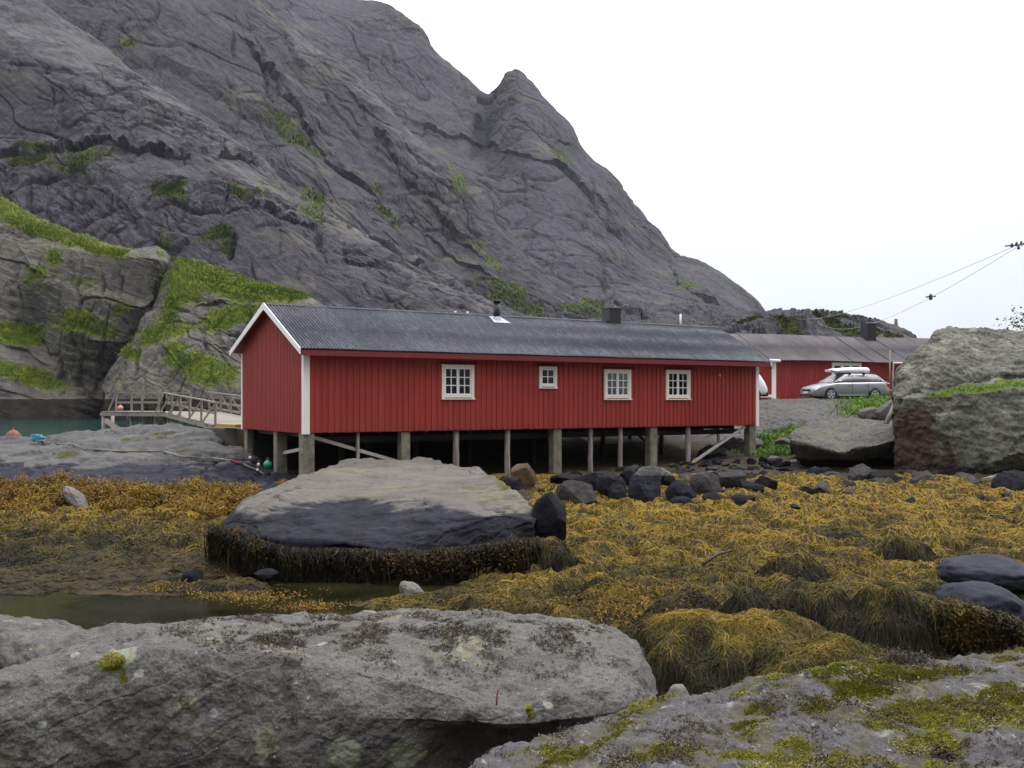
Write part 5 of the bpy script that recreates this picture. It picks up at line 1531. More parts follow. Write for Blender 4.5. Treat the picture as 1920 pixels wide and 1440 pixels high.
# ------------------------------------------------------------------ white van, mostly hidden behind the boathouse
vp = P(1405, 748, 58.2)
van = thing('van', 'white van whose nose peeps out behind the right end of the boathouse', 'van', (vp[0] - 1.05, vp[1], 3.62), math.radians(12))


def vsec(w, zb, zt): return [(0, zb), (w - .05, zb), (w, zb + .15), (w, zb + (zt - zb) * .6), (w - .12, zt - .06), (w - .25, zt), (0, zt + .02)]


shell([(-3.2, vsec(.88, .35, 1.9)), (-3.0, vsec(.92, .3, 1.98)), (0.4, vsec(.92, .3, 1.98)), (1.0, vsec(.92, .3, 1.85)), (1.45, vsec(.91, .3, 1.5)), (1.75, vsec(.88, .35, 1.1)), (1.9, vsec(.8, .4, .85))], 'body', MATS['white_gloss'], van)
t = MB(); t.box(1.72, 1.98, -.8, .8, .22, .5); t.build('bumper', MATS['car_plastic'], van, bevel=.05)
for side in (1, -1):
    for x in (1.1, -2.2):
        t = MB(); t.tube([(x, side * .7, .32), (x, side * .93, .32)], .32, 20); t.build('wheel', MATS['tyre'], van)
    t = MB(); t.add([(.95, side * .93, 1.1), (.2, side * .93, 1.1), (.2, side * .9, 1.65), (.6, side * .9, 1.65)], [(0, 1, 2, 3)]); t.build('side_window', MATS['car_glass'], van)
t = MB(); t.add([(1.5, -.75, 1.46), (1.5, .75, 1.46), (1.08, .7, 1.84), (1.08, -.7, 1.84)], [(0, 1, 2, 3)]); t.build('windscreen', MATS['car_glass'], van)

# ------------------------------------------------------------------ cables, beacon, tree, floats, ropes
def sag(a, b2, s, n=24):
    return [a.lerp(b2, k / n) - up * s * 4 * (k / n) * (1 - k / n) for k in range(n + 1)]


ca1, cb1 = V(1478, 594, 300), V(1906, 460, 60)
ca2, cb2 = V(1520, 592, 300), V(1906, 464, 60)
ext = V(2100, 385, 46)
for i, (a, b2) in enumerate(((ca1, cb1), (ca2, cb2))):
    o = thing('cable', ['upper of the two overhead cables crossing the sky', 'lower of the two overhead cables, with a small dark spacer on it'][i], 'cable', group='overhead cables')
    t = MB(); pts = sag(a, b2, 2.2 if i == 0 else 4.5) + sag(b2, ext + Vector((0, 0, -.3 * i)), .1, 6)[1:]
    t.tube(pts, [.04 * max(.35, p.y / 300 + .2) for p in pts], 5); t.build('wire', MATS['wire'], o)
    if i == 1:
        k = min(pts, key=lambda p: abs(960 + F * p.x / p.y - 1763))
        t = MB(); t.tube([k + up * .35, k + up * .12, k - up * .22], [.07, .2, .12], 8); t.tube([k + Vector((-.45, 0, .05)), k + Vector((.45, 0, .12))], .07, 6); t.build('spacer', MATS['ceramic'], o)
    else:
        t = MB()
        for dx, dz_ in ((-.35, .0), (0, .1), (.35, .16), (.15, -.15)):
            t.tube([b2 + Vector((dx * .8, 0, dz_ * .8 - .12)), b2 + Vector((dx * .8, 0, dz_ * .8 + .12))], [.09, .06], 8)
        t.bar(b2 + Vector((-.7, 0, -.05)), b2 + Vector((.8, 0, .12)), .07, .07); t.build('insulator', MATS['ceramic'], o)
bp = V(1680, 606, 302)
bea = thing('beacon', 'tiny pale beacon tower on top of the low hill', 'beacon', bp)
t = MB(); t.tube([(0, 0, -1.5), (0, 0, 1.2)], [.55, .45], 10); t.build('tower', MATS['concrete'], bea)
t = MB(); t.tube([(0, 0, 1.2), (0, 0, 1.3), (0, 0, 1.7), (0, 0, 1.95)], [.6, .5, .4, .05], 10); t.build('lantern', MATS['white_plastic'], bea)


def leafy(parent, centre, rx, rz, n, size, seed, mat='leaf'):
    r_ = np.random.RandomState(seed)
    c = r_.normal(size=(n, 3)) * (rx, rx, rz) * .55 + np.array(centre)
    a = r_.rand(n) * 6.28; e = r_.rand(n) * 2.2 - 1.1
    d = np.stack([np.cos(a) * np.cos(e), np.sin(a) * np.cos(e), np.sin(e)], 1); s = np.cross(d, r_.normal(size=(n, 3))); s /= np.linalg.norm(s, axis=1)[:, None]
    L = size * (.6 + .8 * r_.rand(n))[:, None]
    v = np.stack([c - d * L * .5, c + s * L * .3, c + d * L * .5, c - s * L * .3], 1).reshape(-1, 3)
    f = np.arange(4 * n).reshape(n, 4)
    return link('crown', mesh_np('crown', v, f, MATS[mat], False, {'tone': np.repeat(r_.rand(n), 4)}), parent)


tp = V(1930, 605, 47)
tree = thing('tree', 'sparse small tree showing over the tall boulder at the right edge', 'tree', (tp.x, tp.y, 3.2))
t = MB(); r_ = random.Random(4)
hh = CZ + (HY - 566) / F * 47 - 3.2
t.tube([(0, 0, 0), (.1, 0, hh * .5), (0, .1, hh * .9)], [.07, .05, .015], 7)
for k in range(16):
    z0 = hh * r_.uniform(.35, .85); a_ = r_.uniform(0, 6.28); ln = r_.uniform(.4, 1.1)
    t.tube([(.05, 0, z0), (.05 + ln * .5 * math.cos(a_), ln * .5 * math.sin(a_), z0 + .3 * ln), (.05 + ln * math.cos(a_), ln * math.sin(a_), z0 + .5 * ln)], [.018, .012, .006], 5)
t.build('trunk', MATS['dark_timber'], tree)
leafy(tree, (0, 0, hh * .78), 1.1, .8, 420, .15, 3)
# leaning stick between the boulders
a, b2 = V(1660, 797, 43), V(1681, 745, 43.5)
t = MB(); t.tube([a, a.lerp(b2, .5) + Vector((.03, 0, 0)), b2], [.11, .09, .08], 8); tag(t.build('stake', MATS['grey_timber']), 'weathered stake leaning against the tall boulder', 'stake')
a, b2 = V(1664, 731, 44), V(1684, 732, 44)
t = MB(); t.bar(a, b2, .05, .06); tag(t.build('stick', MATS['pale_timber']), 'short pale stick poking out beside the tall boulder', 'stick')


def on_grid(g, px_, py_):
    """nearest point of a built rock to a photo pixel"""
    q = g.reshape(-1, 3); x_, y_ = pix(q)
    e = np.hypot(x_ - px_, y_ - py_)
    k = np.where(e < e.min() + 3.5)[0]
    return Vector(q[k[np.argmin(q[k, 1])]])


def lay(g, pts, lift=.03):
    return [on_grid(g, *p) + Vector((0, -.0, lift)) for p in pts]


t = MB(); t.tube(lay(slab_g, [(75, 829), (110, 830), (140, 832), (160, 840), (180, 842), (215, 844), (250, 845), (280, 845), (310, 846)]), .035, 6)
rp = t.build('rope', MATS['rope']); tag(rp, 'dark rope lying across the top of the grey bedrock slab', 'rope')
t = MB(); t.tube(lay(slab_g, [(310, 846), (325, 848), (340, 853), (360, 856), (400, 858), (430, 862)]), .028, 6); t.build('worn_end', MATS['pale_rope'], rp)
t = MB(); t.tube(lay(slab_g, [(430, 862), (445, 866), (458, 871)], .04), .045, 6); t.build('red_length', MATS['red_rope'], rp)
t = MB(); t.tube(lay(slab_g, [(458, 871), (470, 876), (485, 882), (497, 888)], .04), .035, 6); t.build('tail', MATS['rope'], rp)
r_ = random.Random(12); c0 = on_grid(slab_g, 72, 829)
t = MB()
for k in range(9):
    pts = []
    a_ = r_.uniform(0, 6.28)
    for j in range(9):
        a_ += r_.uniform(.4, 1.1)
        pts.append(c0 + Vector((r_.uniform(-.05, .05) + .28 * math.cos(a_) * r_.uniform(.4, 1), .22 * math.sin(a_), .12 + .3 * r_.random())))
    t.tube(pts, .035, 5)
tag(t.build('net_bundle', MATS['blue_rope']), 'tangled bundle of turquoise rope on the bedrock slab', 'rope bundle')


def buoy(name, px_, py_, d, r, mat, label, cat='buoy', z=None):
    p = V(px_, py_, d)
    if z is not None: p.z = z
    prof = [(-1, .05), (-.92, .38), (-.7, .7), (-.35, .94), (0, 1), (.35, .94), (.7, .7), (.92, .38), (1, .14), (1.2, .12)]
    o = thing(name, label, cat, p)
    t = MB(); t.tube([(0, 0, a_ * r) for a_, _ in prof], [b_ * r for _, b_ in prof], 14); t.build('float', MATS[mat], o)
    t = MB(); t.tube([(.06 * math.cos(k * .7), 0, r * 1.2 + .06 * math.sin(k * .7)) for k in range(10)], .015, 5); t.build('eye', MATS['rope'], o)
    return o


buoy('buoy', 226, 765, 54.2, .15, 'orange_buoy', 'pink and white fender lying on the jetty deck', 'fender')
buoy('buoy', 25, 820, 60, .45, 'dark_red_buoy', 'dull red mooring buoy floating left of the bedrock slab')
buoy('buoy', 502, 871, 35.6, .15, 'green_plastic', 'green float under the boathouse gable', 'float')
for px_, py_, d, r, l in [(469, 858, 36.8, .06, 'small white float nearest the landing block'), (485, 871, 36.2, .06, 'small white float beside the green float'), (483, 881, 35.6, .05, 'small white float lowest on the rock by the green float'), (401, 831, 41.8, .06, 'small white float at the left foot of the landing block')]:
    buoy('buoy', px_, py_, d, r, 'white_plastic', l, 'float', None)
p = V(1485, 866, 41); t = MB(); t.bar(p + Vector((-.2, 0, .0)), p + Vector((.2, .1, .05)), .12, .08); tag(t.build('plastic_scrap', MATS['white_plastic']), 'scrap of white plastic in the grass below the rock slope', 'litter')
# ------------------------------------------------------------------ loose stones
def ico(sub):
    bm = bmesh.new(); bmesh.ops.create_icosphere(bm, subdivisions=sub, radius=1)
    v = np.array([x.co for x in bm.verts]); f = np.array([[x.index for x in q.verts] for q in bm.faces]); bm.free()
    return v, f


ICO = {k: ico(k) for k in (3, 4, 5)}


def stone_shape(seed, sub=4, cuts=9, rough=.05, round_=.0):
    r_ = np.random.RandomState(seed)
    v, f = ICO[sub]; v = v.copy()
    for _ in range(cuts):
        n = r_.normal(size=3); n /= np.linalg.norm(n)
        h = r_.uniform(.5, .85) + round_ * .3
        d = v @ n - h
        v = v - np.where(d > 0, d * (1 - .12 * (1 - round_)), 0)[:, None] * n
    v *= (1 + rough * 1.6 * fbm(v * 1.3 + seed, 3) + rough * .6 * fbm(v * 5 + seed, 3, .6))[:, None]
    return v, f


def stone(px_, py_, w, h, d, mat, label, name='stone', seed=None, group=None, cuts=9, round_=.0, tilt=0.0, deep=1.0, sub=4, cat='stone', rough=.05, sink=.25):
    """stone whose outline fills w x h photo pixels about (px, py) at d metres"""
    seed = seed if seed is not None else int(px_ * 7 + py_)
    v, f = stone_shape(seed, sub, cuts, rough, round_)
    v = v / np.abs(v).max(0)
    c = P(px_, py_, d)
    rx = w / 2 / F * d; rz = h / 2 / F * d; ry = rx * deep
    a = math.radians(tilt)
    v = v * (rx, ry, rz * (1 + sink)); v[:, 2] -= rz * sink
    v = np.stack([v[:, 0] * math.cos(a) + v[:, 2] * math.sin(a), v[:, 1], -v[:, 0] * math.sin(a) + v[:, 2] * math.cos(a)], 1)
    o = link(name, mesh_np(name, v, f, MATS[mat], round_ > .65))
    o.location = c
    return tag(o, label, cat, group)


ST = [
    (981, 892, 50, 46, 33.5, 'rusty_rock', 'rust-brown boulder under the boathouse floor', .3, 0),
    (1034, 962, 70, 88, 21.8, 'wet_rock', 'pointed black stone standing against the right end of the big slab', .0, 6),
    (958, 912, 56, 44, 32, 'wet_rock', 'round black stone just left below the rust-brown boulder', .5, 0),
    (1078, 928, 80, 52, 29.5, 'dark_grey_rock', 'flat black stone right of the pointed one', .1, 10),
    (1102, 908, 44, 46, 31.5, 'wet_rock', 'black stone wedged beside the long curved stone', .1, 0),
    (1140, 905, 72, 42, 31, 'wet_rock', 'long grey-black stone arched over a hollow', .5, 12),
    (1157, 932, 36, 56, 29.5, 'wet_rock', 'upright black stone with rounded foot in the golden weed', .7, -4),
    (1213, 912, 68, 78, 30.5, 'slab_rock', 'big square stone with a dry grey top and black base under a concrete post', .15, 0),
    (1272, 920, 64, 38, 30, 'wet_rock', 'black wedge stone right of the big square one', .2, 8),
    (1277, 942, 42, 24, 29.3, 'wet_rock', 'small dark stone in front of the black wedge', .5, 0),
    (1322, 906, 54, 44, 31, 'dark_grey_rock', 'dark domed stone left of the cracked stone pile', .4, 0),
    (1340, 934, 52, 20, 29.8, 'wet_rock', 'low black stone lying in the weed below the domed one', .3, 4),
    (1386, 947, 52, 40, 28.6, 'wet_rock', 'round black stone at the front edge of the stone pile', .5, 0),
    (1374, 896, 58, 30, 33, 'dark_grey_rock', 'cracked slab stone on top of the stone pile', .0, 4),
    (1405, 912, 52, 34, 31.5, 'wet_rock', 'angular grey-black stone in the middle of the stone pile', .0, -8),
    (1436, 908, 44, 34, 32.5, 'wet_rock', 'blunt black stone at the right end of the stone pile', .2, 0),
    (1398, 938, 40, 22, 29.6, 'wet_rock', 'small split stone beside the round black one', .0, 10),
    (1441, 960, 28, 12, 28, 'wet_rock', 'small flat black stone out in the golden weed', .4, 0),
    (1452, 862, 34, 22, 41.5, 'shore_rock', 'grey stone below the corner post', .1, 0),
    (1475, 868, 26, 16, 41, 'shore_rock', 'small grey stone beside the scrap of plastic', .2, 0),
    (1560, 900, 44, 32, 37, 'dark_grey_rock', 'dark stone under the overhanging grey rock', .2, 0),
    (1530, 893, 40, 34, 38, 'shore_rock', 'rounded grey stone at the left foot of the overhanging rock', .4, 0),
    (1610, 893, 50, 44, 36.5, 'dark_grey_rock', 'pyramid-shaped dark stone under the overhanging rock', .0, 0),
    (1590, 912, 36, 26, 35.3, 'wet_rock', 'wedge-shaped black stone in front of the pyramid-shaped one', .0, 14),
    (1655, 898, 66, 40, 36, 'wet_rock', 'tilted grey-black slab stone by the foot of the tall boulder', .0, -14),
    (1688, 921, 40, 26, 34.5, 'wet_rock', 'black stone with a tuft of weed before the tall boulder', .2, 0),
    (1735, 906, 66, 46, 35.3, 'dark_grey_rock', 'large dark stone below the brown face of the tall boulder', .1, 0),
    (1775, 900, 46, 44, 35.8, 'wet_rock', 'smooth black block next to the large dark stone', .3, 0),
    (1814, 908, 62, 40, 35, 'dark_grey_rock', 'broad dark slab with a crack on its left', .0, 6),
    (1806, 933, 56, 30, 33.5, 'wet_rock', 'pointed black stone at the edge of the golden weed on the right', .0, -10),
    (1862, 940, 66, 34, 33, 'wet_rock', 'flat dark stone carrying a white stick', .3, -12),
    (1866, 903, 52, 28, 35.5, 'lichen_rock', 'greenish stone in the gap under the tall boulder', .2, 6),
    (1908, 930, 90, 92, 32.5, 'wet_rock', 'big bluish black stone at the right edge under the tall boulder', .4, 0),
    (1880, 915, 40, 36, 34.5, 'wet_rock', 'dark stone squeezed left of the big bluish black one', .2, 0),
    (1738, 944, 22, 12, 31.5, 'wet_rock', 'tiny black stone lying in the weed below the large dark stone', .3, 0),
    (1640, 935, 26, 14, 32, 'wet_rock', 'small black stone poking out of the weed left of the tall boulder', .3, 0),
    (1455, 925, 30, 14, 34, 'wet_rock', 'narrow dark stone right of the stone pile', .3, 0),
    (1246, 893, 40, 34, 33, 'shore_rock', 'grey stone leaning on the right of the big square one', .2, 10),
    (1178, 893, 36, 30, 33, 'wet_rock', 'dark stone left of the big square one', .3, 0),
    (1060, 897, 60, 26, 33.5, 'wet_rock', 'flat mossy dark stone at the foot of a concrete post', .3, 0),
]
for px_, py_, w, h, d, mat, lab, rnd, tl in ST:
    big_ = w * h > 2600
    stone(px_, py_, w * 1.06, h * 1.08, d, mat, lab, round_=rnd, tilt=tl, cuts=9 if rnd > .3 else 15, sub=5 if w * h > 900 else 4, deep=.9)
# smooth stones and pale ones
stone(1845, 1130, 176, 78, 14.2, 'smooth_rock', 'smooth blue-grey stone with a skirt of weed at the right edge', round_=.7, cuts=7, tilt=12, sub=5, rough=.05, seed=5)
stone(1848, 1068, 178, 56, 16.6, 'smooth_rock', 'low dark stone behind the smooth blue-grey one', round_=.66, cuts=8, tilt=2, sub=5, rough=.05, seed=9)
stone(140, 936, 34, 62, 28.6, 'barnacle_rock', 'pale barnacle-crusted stone pointing up from the golden wrack', round_=.3, tilt=-38, rough=.09, sub=5)
stone(772, 1114, 42, 62, 18.2, 'barnacle_rock', 'pale pinkish stone leaning at the foot of the slab overhang', round_=.4, tilt=-40, rough=.07, sub=5)
stone(362, 1080, 42, 30, 19.6, 'wet_rock', 'small round dark stone by the pool', round_=.6)
stone(500, 1076, 46, 20, 19.3, 'wet_rock', 'low dark stone at the pool edge below the slab', round_=.5)
stone(1275, 1298, 44, 40, 10.6, 'barnacle_rock', 'small pinkish grey stone in the gap right of the near boulder', round_=.4)
stone(1665, 768, 46, 40, 50, 'shore_rock', 'grey stone in the grass left of the stake', round_=.1)
stone(1635, 775, 50, 24, 50.5, 'shore_rock', 'flat grey stone in the grass by the bare slope', round_=.2)
stone(1470, 828, 34, 16, 47, 'shore_rock', 'grey stone half sunk in the bright grass patch', round_=.3)
stone(1390, 838, 90, 44, 47.5, 'shore_rock', 'cracked grey rock behind the corner post of the boathouse', round_=.0, sub=5)
stone(1335, 850, 60, 40, 46, 'shore_rock', 'grey rock behind the crossed braces', round_=.1, sub=5)
stone(1285, 812, 80, 34, 54, 'shore_rock', 'light grey rock seen between the stilts', round_=.1, sub=5)
stone(1100, 830, 120, 40, 52, 'shore_rock', 'pale rock in the dark far under the boathouse', round_=.1, sub=5)
# a fill of little stones, nothing tells them apart
r_ = random.Random(21)
k = 0
protos = []
for i in range(8):
    v, f = stone_shape(300 + i, 4, 14, .06, .0)
    protos.append(mesh_np('pebble', v / np.abs(v).max(0), f, MATS['wet_rock' if i % 2 else 'dark_grey_rock'], False))
zones = [(1050, 1470, 868, 935, 90), (1490, 1900, 888, 945, 60), (1260, 1490, 858, 925, 110), (940, 1060, 900, 945, 14)]
for x0, x1, y0, y1, n in zones:
    for _ in range(n):
        px_, py_ = r_.uniform(x0, x1), r_.uniform(y0, y1)
        d = 40.0
        for _i in range(8):
            zz = gz_at((px_ - 960) / F * d, d); d = (CZ - zz) * F / (py_ - HY)
        d = min(max(d, 28), 46)
        x_ = (px_ - 960) / F * d
        s = .08 + .24 * r_.random() ** 1.8; s *= (1.15 if py_ > 890 else .9)
        o = link('pebble', protos[r_.randrange(8)])
        o.location = (x_, d, gz_at(x_, d) + s * .3); o.scale = (s * r_.uniform(.8, 1.5), s * r_.uniform(.8, 1.2), s * r_.uniform(.5, .9)); o.rotation_euler = (r_.uniform(-.3, .3), r_.uniform(-.3, .3), r_.uniform(0, 6.3))
        tag(o, 'little dark stone strewn between the larger shore stones', 'stone', 'little stones strewn along the shore')
a, b2 = V(1857, 953, 32.3), V(1879, 923, 32.6)
t = MB(); t.tube([a, b2], .035, 6); tag(t.build('stick', MATS['white_plastic']), 'thin white stick lying on a flat dark stone under the tall boulder', 'stick')
a, b2 = V(1318, 1058, 19.5), V(1372, 1032, 20.5)
t = MB(); t.tube([a, a.lerp(b2, .5) + Vector((0, 0, .06)), b2], .03, 6); tag(t.build('stick', MATS['dark_timber']), 'thin brown stick lying across the weed field', 'stick')
a, b2 = V(244, 1054, 21.5), V(330, 1040, 21.8)
t = MB(); t.tube([a, b2], .03, 6); tag(t.build('stick', MATS['dark_timber']), 'long dark stick lying on the mud flat by the pool', 'stick')

# ------------------------------------------------------------------ seaweed
XG = np.arange(-24, 31, .08); YG = np.arange(8.5, 40, .08)
XX, YY = np.meshgrid(XG, YG)
HS, HID = surface(XX.ravel(), YY.ravel())
HS = HS.reshape(XX.shape); HID = HID.reshape(XX.shape)
GYR, GXR = np.gradient(HS, .08)


def look(x, y, A):
    i = np.clip(((x - XG[0]) / .08), 0, len(XG) - 1.001); j = np.clip(((y - YG[0]) / .08), 0, len(YG) - 1.001)
    i0 = i.astype(int); j0 = j.astype(int); a = i - i0; b2 = j - j0
    return (A[j0, i0] * (1 - a) + A[j0, i0 + 1] * a) * (1 - b2) + (A[j0 + 1, i0] * (1 - a) + A[j0 + 1, i0 + 1] * a) * b2


def strands(x, y, L, W, steps, seed, curl=.5, pull=2.5, lift=.04, tone=None, flat_=False):
    """ribbons creeping over the shore surface from (x, y), drawn downhill"""
    r_ = np.random.RandomState(seed); n = len(x)
    ang = r_.rand(n) * 6.283
    base = lift * r_.rand(n) ** 1.5
    pts = []
    st_ = L / steps
    for k in range(steps + 1):
        z = look(x, y, HS) + base * (1 - .6 * k / steps) + .012 * r_.rand(n) + lift * .5 * np.sin(np.pi * k / steps) * r_.rand(n)
        pts.append(np.stack([x, y, z], 1))
        gx_, gy__ = look(x, y, GXR), look(x, y, GYR)
        s = np.hypot(gx_, gy__)
        dx = np.cos(ang) - pull * gx_ ; dy = np.sin(ang) - pull * gy__
        ang = np.arctan2(dy, dx) + curl * r_.normal(size=n)
        c = st_ / np.sqrt(1 + s * s)
        x = x + np.cos(ang) * c; y = y + np.sin(ang) * c
    pts = np.stack(pts, 1)                                   # n, steps+1, 3
    return ribbons(pts, W, r_, tone)


def ribbons(pts, W, r_, tone):
    n, m_, _ = pts.shape
    dr = np.gradient(pts, axis=1)
    nrm = r_.normal(size=(n, 1, 3)) * .6 + np.array([0, -.5, .9])
    sd_ = np.cross(dr, nrm); sd_ /= np.maximum(np.linalg.norm(sd_, axis=2, keepdims=True), 1e-6)
    taper = np.interp(np.linspace(0, 1, m_), [0, .3, .8, 1], [.7, 1, .8, .25])[None, :, None]
    w = (W * (.6 + .8 * r_.rand(n)))[:, None, None] * taper * .5
    v = np.stack([pts - sd_ * w, pts + sd_ * w], 2).reshape(-1, 3)
    b = (np.arange(n) * m_ * 2)[:, None] + (np.arange(m_ - 1) * 2)[None, :]
    f = np.stack([b, b + 1, b + 3, b + 2], -1).reshape(-1, 4)
    tn = (tone if tone is not None else np.full(n, .5)) + .1 * r_.normal(size=n)
    return v, f, np.repeat(tn, m_ * 2)


def tone_at(x, y, d=None):
    q = np.stack([x, y, 0 * x], 1)
    t = .54 + .34 * fbm(q / 1.5, 3, .6, seed=81) + .18 * fbm(q / .5, 2, seed=82)
    hz = look(x, y, HS) - ground_z(x, y)
    t += 1.1 * hz
    px_ = 960 + F * x / y
    t += .22 * smooth(y, 20, 30) - .36 * (1 - smooth(y, 13, 22)) - .33 * (1 - smooth(px_, 500, 1000)) * smooth(28.5 - y, 0, 4)
    sl = np.hypot(look(x, y, GXR), look(x, y, GYR))
    return t - .35 * np.clip(sl - .25, 0, 1.2)


rs = np.random.RandomState(99)


def scatter(n, pxr, dr_, power=1.0):
    px_ = rs.uniform(pxr[0], pxr[1], n * 3)
    u = rs.rand(n * 3)
    d = (dr_[0] ** (1 - power) * (1 - u) + dr_[1] ** (1 - power) * u) ** (1 / (1 - power)) if power != 1 else dr_[0] * (dr_[1] / dr_[0]) ** u
    x = (px_ - 960) / F * d
    keep = rs.permutation(n * 3)[:n]
    return x[keep], d[keep], px_[keep]


parts_v, parts_f, parts_t = [], [], []
mound_sets = {k: [] for k in range(len(MOUNDS))}
x, y, px_ = scatter(400000, (-260, 2420), (9.2, 39), .6)
ex = []
for m_ in MOUNDS:      # the heaped weed on the rocks is thicker
    n = int(3200 * m_[3] * m_[4] * 18 / m_[2]); r = np.sqrt(rs.rand(n)) * 1.05; a_ = rs.rand(n) * 6.283
    ex.append(np.stack([(m_[0] - 960) / F * m_[2] + m_[3] * r * np.cos(a_), m_[2] + m_[4] * r * np.sin(a_)], 1))
ex = np.concatenate(ex)
x = np.concatenate([x, ex[:, 0]]); y = np.concatenate([y, ex[:, 1]]); px_ = 960 + F * x / y
z = look(x, y, HS)
wl = .66 + .14 * fbm(np.stack([x, y, 0 * x], 1) / 2.2, 3, seed=83)
gzz = ground_z(x, y)
ok = (z > .02) & (gzz < wl) & ~((px_ < 980) & (y < 12.5))
ok &= ~((px_ > 424) & (px_ < 1000) & (y > 21.5) & (y < 34))         # under the big slab
flatmud = (px_ < 520) & (y < 22) & (y > 18)
ok &= ~(flatmud & (rs.rand(len(x)) < .72))
bald = fbm(np.stack([x, y, 0 * x], 1) / .9, 2, seed=84) > .62
ok &= ~(bald & (rs.rand(len(x)) < .8))
x, y, px_ = x[ok], y[ok], px_[ok]
ids = HID[np.clip(((y - YG[0]) / .08).astype(int), 0, len(YG) - 1), np.clip(((x - XG[0]) / .08).astype(int), 0, len(XG) - 1)]
tn = tone_at(x, y)
mdk = np.array([m_[6] for m_ in MOUNDS] + [.5])
ctr = np.array([[(m_[0] - 960) / F * m_[2], m_[2]] for m_ in MOUNDS] + [[0, 0]])
inm = ids >= 0
mp = fbm(np.stack([x, y, 0 * x], 1) / .5, 3, seed=89)
tn = np.where(inm, .05 + .6 * mdk[ids] + .25 * (tn - .5) + .5 * mdk[ids] * np.clip(look(x, y, HS) - .35, -.3, .6) + .3 * mp - .45 * np.clip(np.hypot(look(x, y, GXR), look(x, y, GYR)) - .35, 0, 1), tn)
print('strands', len(x))
Ls = (.14 + .24 * rs.rand(len(x)))
Ws = np.clip(y * .0008, .008, .028) * np.where(inm, .85, 1)
for sel, key in [(~inm, None)] + [(ids == k, k) for k in range(len(MOUNDS))]:
    if not sel.any(): continue
    v, f, tt_ = strands(x[sel], y[sel], Ls[sel], Ws[sel], 5, 7 if key is None else key + 10, .6 if key is None else .6, 1.2 if key is None else .9, .05, tn[sel])
    if key is None:
        o = link('seaweed', mesh_np('seaweed', v, f, MATS['knotted_wrack'], False, {'tone': tt_}))
        tag(o, 'golden brown seaweed spread over the shore at low tide', 'seaweed', kind='stuff')
    else:
        m_ = MOUNDS[key]
        cx = (m_[0] - 960) / F * m_[2]
        o = thing('weedy_rock', m_[7], 'rock', (cx, m_[2], 0))
        nb = 56
        a_ = np.linspace(0, 2 * np.pi, nb, endpoint=False); rr = np.linspace(0, 1.08, 22)
        RR, AA = np.meshgrid(rr, a_, indexing='ij')
        vx = cx + RR.ravel() * np.cos(AA.ravel()) * m_[3]; vy = m_[2] + RR.ravel() * np.sin(AA.ravel()) * m_[4]
        vz = surface(vx, vy)[0] - .015 - .25 * smooth(RR.ravel(), .95, 1.08)
        vz += .02 * fbm(np.stack([vx, vy, vz], 1) / .12, 3, seed=85)
        i_ = (np.arange(nb)[None, :] + np.arange(21)[:, None] * nb); j_ = ((np.arange(nb) + 1) % nb)[None, :] + np.arange(21)[:, None] * nb
        ff = np.stack([i_, i_ + nb, j_ + nb, j_], -1).reshape(-1, 4)
        vv = np.stack([vx - cx, vy - m_[2], vz], 1)
        link('rock', mesh_np('rock', vv, ff, MATS['wet_rock'], True), o)
        v = v - np.array([cx, m_[2], 0])
        tag(link('seaweed', mesh_np('seaweed', v, f, MATS['knotted_wrack'], False, {'tone': tt_}), o), kind='stuff')

# bushy bladder wrack: short broad fronds, in a band under the left bedrock and in patches
def fronds(c, n_per, size, seed, tone, spread):
    r_ = np.random.RandomState(seed); n = len(c) * n_per
    c = np.repeat(c, n_per, 0) + r_.normal(size=(n, 3)) * spread
    a = r_.rand(n) * 6.283; e = r_.uniform(-.5, 1.2, n)
    d = np.stack([np.cos(a) * np.cos(e), np.sin(a) * np.cos(e), np.sin(e)], 1)
    L = (size * (.5 + r_.rand(n)))[:, None]
    bend = r_.normal(size=(n, 3)) * .25; bend[:, 2] -= .25
    pts = np.stack([c, c + d * L * .5 + bend * L * .15, c + d * L + bend * L * .6], 1)
    return ribbons(pts, np.repeat(size, 1)[0] * .33 if np.ndim(size) else size * .33, r_, np.repeat(tone, n_per))


pxs = rs.uniform(-60, 480, 9000); pys = 910 + rs.rand(9000) * 75
edge_y = np.interp(pxs, [-60, 0, 60, 110, 150, 200, 260, 350, 480], [935, 932, 930, 940, 945, 935, 925, 918, 915])
ds = np.interp(pys - edge_y, [-5, 20, 70], [30.6, 29.4, 26.5])
xs = (pxs - 960) / F * ds; zs = look(xs, ds, HS) + .05 + .55 * np.exp(-np.maximum(pys - edge_y, 0) / 28) * rs.rand(9000) ** .7
den = fbm(np.stack([xs, ds, zs], 1) / 1.1, 3, seed=86)
kp = (pys > edge_y) & (den + .9 * np.exp(-np.maximum(pys - edge_y, 0) / 26) > .22)
c = np.stack([xs, ds, zs], 1)[kp]
v, f, tt_ = fronds(c, 16, .085, 3, .38 + .4 * den[kp] + .25 * rs.rand(kp.sum()), .09)
tag(link('seaweed', mesh_np('seaweed', v, f, MATS['bladder_wrack'], False, {'tone': tt_})), 'bushy orange-gold wrack in a band along the foot of the left bedrock', 'seaweed', kind='stuff')

